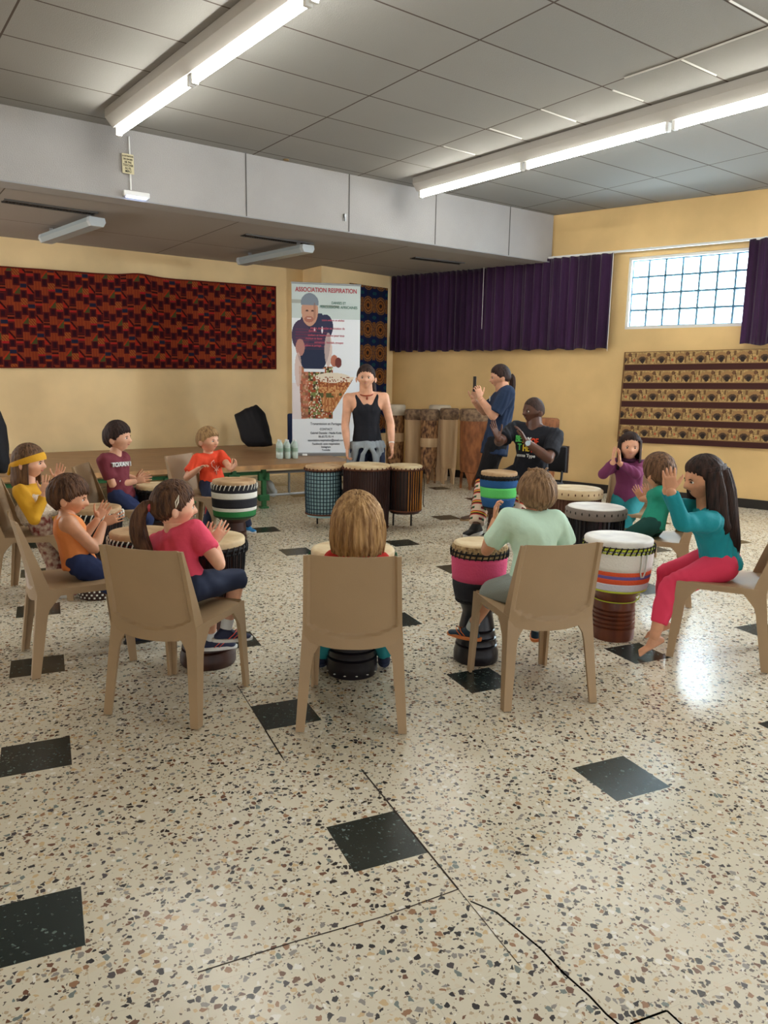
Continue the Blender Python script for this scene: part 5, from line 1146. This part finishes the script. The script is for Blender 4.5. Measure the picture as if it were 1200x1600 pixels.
# 2 girl in pink
def h2(c):
    bm = hair_cap(c, front=.50, side=-.12, back=-.78, thick=.045, amp=.010); tufts(bm, c, 60, .045, .45, -.05, -.7, 2, .026, .01); obj('hair', bm, h_brn, c['root'], True)
    bm = bmesh.new(); p = c['HP'](0, -.50, -.02); s_ = c['HP'](0, -.44, .0); lock(bm, [s_, p + V(-.012, -.01, .005), p + V(-.045, -.02, -.05), p + V(-.045, -.02, -.13), p + V(-.015, -.02, -.21), p + V(.0, -.015, -.265)], [.018, .026, .036, .042, .034, .012], .7, 12); obj('ponytail', bm, h_brn, c['root'], True)
    bm = bmesh.new(); lock(bm, [s_, p + V(-.006, 0, .002)], [.024, .024], 1, 8); obj('hair_tie', bm, mat('pink_elastic', (206, 86, 96), .8), c['root'], True)
    bm = bmesh.new(); q = [c['HP'](.44, .02, z) for z in (.06, .2, .32)]; q = [c['HP'](.455, -.02, .02), c['HP'](.45, .02, .14), c['HP'](.40, .04, .28), c['HP'](.435, -.03, .14)]; sweep(bm, q, .0032, 6, closed=True); obj('hair_clip', bm, mat('pale_clip', (236, 226, 206), .3), c['root'], True)
person('girl in a coral pink shirt with a long brown ponytail, seen from behind', 1.12, (-.90, 3.27, .52), V(-0.959, 3.360, 0.751), 62, V(-0.958, 3.360, 0.876), 24, hpitch=-4, wl=V(-0.890, 3.620, 0.641), wr=V(-0.788, 3.400, 0.698), al=V(-0.859, 3.600, 0.152), ar=V(-0.748, 3.420, 0.263), eh=((-.6, 0, -1), (.8, -.4, -1)), kh=(.2, 1, .5),
       skin=skl, HH=0.215, shirt='shirt', shirt_m=m_pink, sleeve=.62, pants_m=m_nav2, pants=1.15, shoe_m=mat('navy_shoe', (34, 40, 70), .6), sole_m=m_white, sock=m_wsock, hair=h2, hair_m=h_brn, hands=((V(.35, .3, .8), None, .1), (V(.5, .35, .8), None, .15)), accent=mat('coral_stripe', (226, 92, 84), .5), fl=(.9, .25, 0), fr=(.9, .2, 0))
# 3 boy in mint
def h3(c):
    bm = hair_cap(c, front=.40, side=-.10, back=-.82, thick=.035, amp=.010, top=.04)
    tufts(bm, c, 90, .045, .36, -.06, -.78, 3, .028, .025)
    for k in range(14):
        a = random.uniform(0, 2 * PI); rr_ = random.uniform(.05, .2); p = c['HP'](rr_ * math.sin(a), rr_ * math.cos(a) - .05, .52); q = p + V(random.uniform(-.03, .02), random.uniform(-.02, .02), random.uniform(.004, .016)); lock(bm, [p, (p + q) / 2 + V(0, 0, .006), q], [.006, .005, .001], .5, 5)
    obj('hair', bm, h_lb, c['root'], True)
person('boy with short light brown hair in a mint green shirt and grey shorts', 1.14, (.715, 3.40, .52), V(0.709, 3.520, 0.827), 101, V(0.728, 3.550, 0.928), 103, wl=V(0.547, 3.620, 0.787), wr=V(0.912, 3.760, 0.580), al=V(0.457, 3.720, 0.187), ar=V(0.816, 3.800, 0.166), eh=((-.5, .2, -1), (.6, 0, -1)), kh=((-.35, 1, .5), (.4, 1, .5)),
       skin=skm, HH=0.212, shirt='shirt', shirt_m=m_mint, sleeve=.75, hem=.03, loose=.018, pants_m=m_gsh, pants=.93, shoe_m=mat('dark_teal_shoe', (24, 50, 66), .6), sole_m=mat('orange_sole', (206, 120, 62), .5), sock=mat('grey_sock', (176, 184, 180), .9), hair=h3, hair_m=h_lb, hands=((V(0, .3, 1), V(.6, 0, .3), .7), (None, None, .3)), accent=mat('orange_lace', (214, 110, 52), .6), fl=(-.85, .5, 0), fr=(.3, .9, 0))
# 4 boy in orange sleeveless
person('boy with dark brown hair in an orange sleeveless top, clapping', 1.10, (-1.575, 3.765, .515), V(-1.630, 3.760, 0.742), 30, V(-1.622, 3.800, 0.839), 12, hpitch=-10, wl=V(-1.565, 4.020, 0.678), wr=V(-1.463, 3.840, 0.693), al=(-1.385, 3.955, .09), ar=(-1.325, 3.845, .09), eh=((-.4, .1, -1), (.5, -.1, -1)), kh=(.1, 1, .5),
       skin=skm, HH=0.205, shirt='top', tank=True, loose=.010, shirt_m=m_orange, sleeve=0, hem=.03, pants_m=m_jean, pants=2, shoe_m=m_nav2, sole_m=m_black, hair=hair_short(front=.30, side=-.14, back=-.82, thick=.065, amp=.012), hair_m=h_brn, hands=((V(.5, .4, 1), None, .1), (V(.8, .35, .35), None, .12)))
# 5 girl with yellow headband
def h5(c):
    bm = hair_cap(c, front=.45, side=-.35, back=-.85, thick=.05, amp=.012); curtain_hair(bm, c, 1.25, 2 * PI - 1.25, .05, -.72, rad=1.08, flare=.08, tuck=.08, n=60); obj('hair', bm, h_ck, c['root'], True)
    bm = bmesh.new(); n_ = 60; A_ = []
    for w_ in (-.20, -.07, .07, .20):
        row = []
        for k in range(n_):
            a = 2 * PI * k / n_; dd = unit(V(math.sin(a) * .95, math.cos(a), .13 + .36 * math.cos(a) + w_ * (1.0 + .35 * math.cos(a)))); row.append(c['HM'] @ (dd * (head_r(dd[None], c['HH'], True)[0] + (.085 if abs(w_) < .1 else .070) * c['HH'])) + c['Hd'])
        A_.append([bm.verts.new(p) for p in row])
    for a_, b_ in zip(A_, A_[1:]):
        for k in range(n_): bm.faces.new((a_[k], a_[(k + 1) % n_], b_[(k + 1) % n_], b_[k]))
    hull(bm, E(c['HP'](.0, -.50, -.14), (.022, .014, .02))); hull(bm, E(c['HP'](.05, -.52, -.18), .012), E(c['HP'](.12, -.55, -.36), .010)); obj('headband', bm, m_yelw, c['root'], True)
    # fleece vest over the sleeves
    bm = bmesh.new(); b = c['b']; t = .026; hull(bm, E(c['Pv'] + c['u'] * .02, (.098 * b + t, .085 * b + t, .06), c['B']), E(c['Pv'] + c['u'] * c['L'] * .5, (.08 * b + t, .085 * b + t, .05), c['B'])); hull(bm, E(c['Pv'] + c['u'] * c['L'] * .5, (.08 * b + t, .06 * b + t, .05), c['B']), E(c['Nk'] - c['u'] * .03 * c['S'] - c['r'] * .065, .060), E(c['Nk'] - c['u'] * .03 * c['S'] + c['r'] * .065, .060))
    sweep(bm, [c['Nk'] + c['r'] * .05 * math.cos(a) + c['f'] * (.05 * math.sin(a) + .005) + c['u'] * (.005 - .02 * math.sin(a)) for a in np.linspace(0, 2 * PI, 20, endpoint=False)], .022, 8, closed=True)
    me = remesh(bm, .009, 3); displace(me, folds(.005, 70, 2)); link('fleece_vest', me, m_fur, c['root'])
person('girl with a wide yellow headband, cream fleece vest and mustard sleeves', 1.18, (-2.26, 4.86, .52), V(-2.352, 4.860, 0.722), 10, V(-2.329, 4.880, 0.888), 2, hpitch=-2, wl=V(-2.223, 5.050, 0.741), wr=V(-2.164, 4.720, 0.704), al=V(-2.280, 5.050, -0.063), ar=V(-2.154, 4.800, -0.054), eh=((-.5, 0, -1), (.4, -.4, -1)),
       skin=skl, HH=0.22, shirt='shirt', shirt_m=m_yelw, sleeve=1.9, pants_m=m_wax, pants=1.5, shoe_m=mat('dusty_pink_shoe', (176, 122, 116), .7), sole_m=m_white, sock=mat('light_grey_sock', (150, 156, 156), .9), hair=h5, hair_m=h_ck, hands=((V(.2, .2, 1), None, .1), (V(.15, .1, 1), None, .1)))
# 6 boy in maroon
def t6(c):
    ang = math.atan2(c['f'][1], c['f'][0]); p = c['Pv'] + c['u'] * c['L'] * .74 + c['f'] * (.060 * c['b'] + .018) + c['r'] * .035; tilt = math.acos(np.clip(c['u'][2], -1, 1))
    for k, (s_, z) in enumerate((('TOXAN !', 0), ('STL', -.14))): 
        text('lettering', s_, .048 - .008 * k, m_wsock, c['shirt'], tuple(p + V(0, 0, z) + c['r'] * .02), (R(88), 0, ang + PI / 2 - .40), ext=.010, bold=.0012, sx=.85)
person('dark haired boy in a maroon shirt clapping in front of the stage', 1.22, (-2.08, 5.87, .53), V(-2.145, 5.900, 0.827), -14, V(-2.110, 5.920, 0.972), -6, hpitch=2, wl=V(-2.036, 6.080, 0.627), wr=V(-1.970, 5.880, 0.634), al=V(-1.996, 6.100, 0.077), ar=V(-1.972, 5.850, 0.090), eh=((-.5, 0, -1), (.4, -.3, -1)),
       skin=skl, HH=0.225, shirt='shirt', shirt_m=m_mar, sleeve=.72, hem=.04, pants_m=m_jean, pants=2, shoe_m=m_nav2, hair=hair_short(front=.40, side=-.10, back=-.80, thick=.065, amp=.010, top=.03), hair_m=h_dk, hands=((V(1, .1, .25), None, .08), (V(1, .1, .2), None, .08)), extras=t6)
# 7 small boy orange red
def t7(c):
    ang = math.atan2(c['f'][1], c['f'][0]); bm = bmesh.new(); o_ = c['Pv'] + c['u'] * c['L'] * .62 + c['f'] * (.070 * c['b'] + .012)
    def q(a, b_): return o_ + c['r'] * a + V(0, 0, b_)
    for sx in (-1, 1): sweep(bm, [q(0, -.05), q(sx * .02, -.02), q(sx * .045, .0), q(sx * .05, .035), q(sx * .025, .05), q(sx * .02, .025)], .004, 6); sweep(bm, [q(0, -.03), q(sx * .025, -.05)], .003, 5)
    sweep(bm, [q(0, .0), q(0, -.08)], .005, 6); obj('print', bm, mat('pale_pink_print', (240, 176, 160), .8), c['shirt'], True)
    for k, l in enumerate(c['legs']):
        if l is None: continue
        hp, kn, a_ = l; bm = bmesh.new(); s_ = c['r'] * (1 if k else -1) * .052; sweep(bm, [hp + s_ * 1.1, kn + s_, a_ + s_ * .7], .009, 6); obj('side_stripe', bm, mat('red_stripe', (190, 50, 46), .8), c['root'], True)
person('small boy with short blond hair in an orange red shirt behind the striped djembe', 1.13, (-1.54, 6.66, .525), V(-1.570, 6.660, 0.771), -42, V(-1.568, 6.640, 0.904), -28, wl=V(-1.318, 6.420, 0.672), wr=V(-1.599, 6.420, 0.678), al=V(-1.255, 6.750, 0.114), ar=V(-1.537, 6.350, 0.097), eh=((-.9, 0, -1), (.9, 0, -1)),
       skin=skl, HH=0.22, shirt='shirt', shirt_m=m_rod, sleeve=.75, hem=.04, loose=.016, pants_m=m_nav2, pants=2, shoe_m=mat('bright_blue_shoe', (44, 130, 190), .6), hair=hair_short(front=.42, side=-.04, back=-.76, thick=.045, amp=.014), hair_m=h_sand, hands=((V(.4, -.2, .5), V(-.5, -.3, 0), .4), (V(.5, -.3, .3), V(.3, -.2, -.6), .4)), extras=t7)
# 8 standing woman in black tank top
def h8(c):
    bm = hair_cap(c, front=.50, side=-.05, back=-.6, thick=.03, amp=.006); obj('hair', bm, h_dk, c['root'], True)
    bm = bmesh.new(); p = c['HP'](0, -.44, .0); lock(bm, [p, p + V(.03, .03, .0), p + V(.06, .03, -.07), p + V(.07, .01, -.16), p + V(.055, .0, -.22)], [.02, .03, .034, .03, .012], .8, 10); obj('ponytail', bm, h_dk, c['root'], True)
def x8(c):
    bm = bmesh.new(); N_ = c['Nk']; r, f = c['r'], c['f']
    sweep(bm, [N_ + r * .068 * math.cos(a) + f * (.062 * math.sin(a) + .022) + V(0, 0, .012 - .022 * max(0, math.sin(a))) for a in np.linspace(0, 2 * PI, 28, endpoint=False)], .008, 8, closed=True); hull(bm, E(N_ + f * .088 + V(0, 0, -.035), (.010, .006, .018))); obj('necklace', bm, mat('amber_beads', (150, 62, 32), .4), c['root'], True)
    bm = bmesh.new(); b = c['b']; P_ = c['Pv']; u = c['u']
    hull(bm, ring(P_ + u * .075, u, .098 * b + .020, .070 * b + .020, r, 24), ring(P_ + u * .005, u, .110 * b + .022, .082 * b + .022, r, 24))
    for a, a2 in ((-.6, .9), (2.3, 3.8)): hull(bm, *[E(P_ + u * .03 + r * .115 * b * math.cos(q) + f * .08 * b * math.sin(q), .03) for q in (a, a2)], *[E(P_ - u * .17 + r * .135 * b * math.cos(q) + f * .09 * b * math.sin(q), .02) for q in (a * .8, a2 * .85 if a2 < 2 else a2)])
    k_ = P_ + u * .045 + f * (.076 * b + .03) + r * .0; hull(bm, E(k_, (.035, .022, .026)))
    hull(bm, E(k_, .022), E(k_ + r * .06 + V(0, 0, -.10) + f * .012, .024), ); hull(bm, E(k_ + r * .06 + V(0, 0, -.10) + f * .012, .024), E(k_ + r * .075 + V(0, 0, -.20), .026)); hull(bm, E(k_, .02), E(k_ - r * .05 + V(0, 0, -.09) + f * .008, .022)); hull(bm, E(k_ - r * .05 + V(0, 0, -.09) + f * .008, .022), E(k_ - r * .075 + V(0, 0, -.235), .030))
    me = remesh(bm, .010, 3); displace(me, folds(.006, 60, 3)); link('tied_sweater', me, m_gsw, c['root'])
    w_ = c['arms'][0][2]; bm = bmesh.new(); e = c['arms'][0][1]; sweep(bm, [w_ + (e - w_) * .10, w_ + (e - w_) * .15], .030, 10); obj('wristband', bm, m_wsock, c['root'], True)
person('standing woman in a black tank top with a grey sweater tied round her waist', 1.62, V(-0.182, 7.720, 0.762), V(-0.202, 7.740, 1.302), -82, V(-0.203, 7.680, 1.476), -92, wl=V(0.067, 7.620, 0.801), wr=V(-0.382, 7.620, 0.768), al=V(0.001, 7.700, 0.017), ar=V(-0.300, 7.720, 0.009), eh=((-1, -.6, -.2), (1, -.6, -.2)), kh=(0, 1, 0),
       skin=skl, HH=0.25, build=1.0, shirt='tank_top', tank=True, loose=.007, shirt_m=m_blkj, pants_m=m_nav2, pants=1.9, feet='bare', hair=h8, hair_m=h_dk, smile=True, extras=x8, hands=((V(.1, -.3, -1), V(-1, -.2, 0), .5), (V(0, -.3, -1), V(1, -.2, 0), .7)), fl=(.1, -1, -.1), fr=(-.1, -1, -.1))
# 9 woman with phone
def h9(c):
    bm = hair_cap(c, front=.48, side=-.05, back=-.6, thick=.035, amp=.006); obj('hair', bm, h_dk, c['root'], True)
    bm = bmesh.new(); p = c['HP'](0, -.44, .05); lock(bm, [p, c['HP'](0, -.50, -.10), c['HP'](.0, -.48, -.4), c['HP'](.0, -.42, -.8), c['HP'](0, -.40, -1.1)], [.02, .03, .033, .03, .012], .7, 10); obj('ponytail', bm, h_dk, c['root'], True)
def x9(c):
    N_ = c['Nk']; r, f = c['r'], c['f']; bm = bmesh.new()
    for k in range(26):
        a = 2 * PI * k / 26; hull(bm, E(N_ + r * .064 * math.cos(a) + f * (.064 * math.sin(a) + .02) + V(0, 0, .022 - .03 * max(0, math.sin(a))), .008))
    obj('necklace', bm, m_wsock, c['root'], True)
    for k in (0, 1):
        sh, e, w_ = c['arms'][k]; bm = bmesh.new(); sweep(bm, [w_ + (e - w_) * .08, w_ + (e - w_) * .16], .031, 12); obj('wristband', bm, m_black, c['root'], True)
    bm = bmesh.new(); p = c['Pv'] + c['u'] * c['L'] * .80 + f * (.075 * c['b'] + .014) - r * .05; sweep(bm, [p + V(0, 0, .03), p, p + r * .02 + V(0, 0, -.02)], .005, 5); sweep(bm, [p + r * .0 + V(0, 0, .01), p - r * .015 + V(0, 0, -.02)], .004, 5); obj('badge', bm, m_wsock, c['shirt'], True)
person('standing woman in a navy shirt and black trousers holding up a phone', 1.60, V(1.167, 7.900, 0.835), V(1.246, 7.950, 1.354), 178, V(1.193, 7.950, 1.505), 182, hpitch=-7, wl=V(0.959, 7.720, 1.289), wr=V(0.915, 7.900, 1.258), al=V(0.981, 7.850, 0.047), ar=V(1.151, 8.100, 0.047), eh=((-.1, 0, -1), (.1, .2, -1)), kh=(0, 1, 0),
       skin=skl, HH=0.245, build=1.12, shirt='shirt', shirt_m=m_navyj, sleeve=.85, hem=.14, loose=.016, pants_m=m_blkt, pants=1.93, shoe_m=mat('brown_shoe', (88, 66, 50), .6), sole_m=mat('tan_sole', (150, 120, 84), .6), hair=h9, hair_m=h_dk, extras=x9, hands=((V(-.25, .1, 1), V(-.3, 1, 0), .55), (V(.1, -.1, 1), V(.2, -1, 0), .55)), fl=(-1, -.3, 0), fr=(-1, .1, 0))
pp = V(0.898, 7.800, 1.409); bm = bmesh.new(); bx(bm, (0, 0, 0), (.010, .076, .155), bev=.003); rt = empty('phone', (pp[0] + .01, pp[1], pp[2] + .02), R(12)); tag(rt, 'black mobile phone held up by the woman in the navy shirt', 'phone'); obj('phone_body', bm, m_black, rt)
bm = bmesh.new(); bx(bm, (.0056, 0, 0), (.0012, .068, .14)); obj('screen', bm, mat('dim_screen', (60, 66, 76), .15), rt)
# 10 seated man
def x10(c):
    f, r = c['f'], c['r']; ang = math.atan2(f[1], f[0]); p = c['Pv'] + c['u'] * c['L'] * .72 + f * (.072 * c['b'] + .020)
    for s_, dx_, dz, m_ in (('BE', -.085, .03, bnd_lg), ('A', -.02, .03, mat('yellow_print', (226, 196, 60), .7)), ('Y', .03, .03, m_wsock), ('OF', .085, .03, m_rod), ('T', -.07, -.045, bnd_lg), ('HE', .0, -.045, MATS['yellow_print']), ('R', .07, -.045, m_rod)): text('lettering', s_, .085, m_, c['shirt'], tuple(p - r * dx_ + V(0, 0, dz)), (R(90), 0, ang + PI / 2), ext=.006, bold=.002, sx=.7)
    text('lettering', 'mma Type', .045, m_wsock, c['shirt'], tuple(p + V(0, 0, -.115) - f * .004), (R(90), 0, ang + PI / 2), ext=.006)
    sh, e, w_ = c['arms'][0]; bm = bmesh.new(); sweep(bm, [w_ + (e - w_) * .06, w_ + (e - w_) * .15], .034, 12); wt = obj('watch', bm, m_metal, c['root'], True)
    bm = bmesh.new(); q = w_ + (e - w_) * .1; o_ = unit(V(-.3, -1, .1)) * .036; sweep(bm, [q + o_, q + o_ * 1.2], .024, 16); obj('watch_face', bm, mat('pale_watch_face', (190, 214, 230), .3), wt)
    bm = bmesh.new(); N_ = c['Nk']; sweep(bm, [N_ + r * .075 * math.cos(a) + f * (.07 * math.sin(a) + .03) + V(0, 0, .01 - .10 * max(0, math.sin(a)) ** 2) for a in np.linspace(0, 2 * PI, 30, endpoint=False)], .004, 6, closed=True); obj('necklace', bm, m_metal, c['root'], True)
    for k in (0, 1):   # printed lower trouser legs
        hp, kn, a_ = c['legs'][k]; bm = bmesh.new(); N2 = 12
        lst = [[kn + (a_ - kn) * t + p_ for p_ in (ring((0, 0, 0), unit(a_ - kn), (.058 - .010 * t) * 1.55))] for t in np.linspace(-.1, .93, 40)]
        R_ = [[bm.verts.new(q) for q in s_] for s_ in lst]
        for j, (A_, B_) in enumerate(zip(R_, R_[1:])):
            for i in range(16):
                fc = bm.faces.new((A_[i], A_[(i + 1) % 16], B_[(i + 1) % 16], B_[i])); jj = j % 10; fc.material_index = 1 if jj in (0, 3) else 2 if jj in (1,) else 3 if jj == 2 else (4 if (jj in (6, 7) and i % 4 == 1) else 5 if (jj in (6, 7) and i % 4 == 2) else 0)
        bm.faces.new(R_[0][::-1]); bm.faces.new(R_[-1]); obj('patterned_trouser_leg', bm, [mat('cream_wax_cloth', (226, 204, 184), .8), mat('red_wax', (196, 60, 40), .8), mat('yellow_wax', (222, 180, 60), .8), m_blkt, mat('green_wax', (40, 80, 50), .8), mat('maroon_wax', (120, 30, 40), .8)], c['root'], True)
person('seated smiling man with a shaved head in a black shirt, clapping', 1.84, (1.42, 7.30, .56), V(1.447, 7.250, 1.015), -128, V(1.422, 7.260, 1.185), -155, wl=V(1.299, 6.920, 0.916), wr=V(1.042, 6.900, 0.937), al=V(1.129, 6.800, 0.065), ar=V(0.872, 6.950, 0.110), eh=((-1, 0, -1), (.9, 0, -1)), kh=((-.3, 1, .5), (.9, .6, .7)),
       skin=skd, HH=0.26, build=1.03, shirt='shirt', shirt_m=m_blkj, sleeve=.8, hem=.06, loose=.016, pants_m=m_blkt, pants=1.1, shoe_m=m_black, hair=hair_short(front=.50, side=.05, back=-.45, thick=.003, amp=0, jag=.01), hair_m=h_blk, smile=True, extras=x10, hands=((V(-.45, -.1, .8), V(-1, 0, .2), .25), (V(-.45, .1, 1), V(.6, -.6, 0), .1)))
# 11 girl in teal
def h11(c):
    bm = hair_cap(c, front=.46, side=-.30, back=-.85, thick=.05, amp=.010); curtain_hair(bm, c, 1.15, 2 * PI - 1.15, .30, -1.0, rad=1.03, flare=.05, n=60, rows=14)
    for a, rr_, dx_, zb in ((PI, .52, .0, -2.3), (PI - .4, .50, .01, -2.25), (PI + .4, .50, .01, -2.3), (PI - .8, .48, .0, -2.1), (PI + .8, .48, .01, -2.15), (1.75, .47, -.01, -1.3), (2 * PI - 1.75, .47, -.01, -1.3), (1.45, .46, 0, -1.05), (2 * PI - 1.45, .46, 0, -1.05)):
        p = [c['HP'](rr_ * math.sin(a) * k1, rr_ * math.cos(a) * k1 - k2, z) for k1, k2, z in ((.9, 0, .2), (1.02, 0, -.3), (1.0, .04, -.9), (.95, .10, (zb - .9) / 2), (.85, .10, zb))]; lock(bm, p, [.02, .034, .034, .030, .008], .6, 8)
    obj('hair', bm, h_dk, c['root'], True)
person('girl with very long dark hair in a teal top and pink leggings', 1.24, (1.83, 3.97, .525), V(1.731, 3.970, 0.797), 160, V(1.702, 3.960, 0.964), 186, hpitch=-8, wl=V(1.435, 3.720, 0.927), wr=V(1.491, 3.920, 0.905), al=V(1.472, 3.880, 0.106), ar=V(1.611, 4.140, 0.109), eh=((-.5, .2, -1), (.6, .2, -1)), kh=((-.1, 1, .4), (.1, 1, .4)),
       skin=skm, HH=0.235, build=1.12, shirt='long_sleeved_top', shirt_m=m_teal, sleeve=1.93, hem=.05, pants_m=m_legp, pants=1.72, loose=.010, feet='bare', hair=h11, hair_m=h_dk, mouth=.8, hands=((V(-.1, .1, 1), None, .3), (V(0, 0, 1), None, .3)), fl=(-.85, -.2, -.42), fr=(-.85, .1, -.42))
# 12 boy in green
person('boy with brown bowl cut hair in a sea green shirt and dark shorts', 1.06, (1.84, 5.03, .52), V(1.899, 5.060, 0.736), 150, V(1.858, 5.060, 0.871), 122, wl=V(1.838, 5.300, 0.644), wr=V(1.926, 5.420, 0.636), al=V(1.734, 5.100, 0.129), ar=V(1.886, 5.350, 0.114), eh=((-.9, -.2, -1), (.9, 0, -1)),
       skin=skm, HH=0.225, shirt='shirt', shirt_m=m_grn, sleeve=.7, hem=.03, pants_m=m_dgr, pants=.95, shoe_m=m_nav2, hair=hair_short(front=.25, side=-.45, back=-.88, thick=.075, amp=.010), hair_m=h_ck, hands=((V(-.5, .1, .9), None, .1), (V(-.3, .1, 1), None, .1)))
# 13 girl in plum
def h13(c):
    bm = hair_cap(c, front=.58, side=-.3, back=-.85, thick=.045, amp=.010); curtain_hair(bm, c, 1.0, 2 * PI - .85, .25, -.85, rad=1.06, flare=.06, n=60); obj('hair', bm, h_dk, c['root'], True)
    bm = bmesh.new(); sweep(bm, [c['Nk'] + c['r'] * .045 * math.cos(a) + c['f'] * (.045 * math.sin(a) + .01) + V(0, 0, .018) for a in np.linspace(0, 2 * PI, 20, endpoint=False)], .018, 8, closed=True); obj('collar', bm, m_plumd, c['root'], True)
person('girl with dark shoulder length hair in a plum top facing the camera', 1.16, (2.02, 6.14, .525), V(2.012, 6.140, 0.823), -112, V(1.996, 6.120, 0.950), -100, wl=V(1.863, 5.930, 0.833), wr=V(1.811, 5.930, 0.842), al=V(1.824, 5.750, 0.165), ar=V(1.798, 5.850, 0.100), eh=((-1, 0, -1), (.8, 0, -1)),
       skin=skl, HH=0.22, shirt='long_sleeved_top', shirt_m=m_plum, sleeve=1.9, hem=.06, pants_m=m_tealp, pants=2, hair=h13, hair_m=h_dk, smile=True, hands=((V(-.1, 0, 1), None, .1), (V(0, 0, 1), None, .1)))
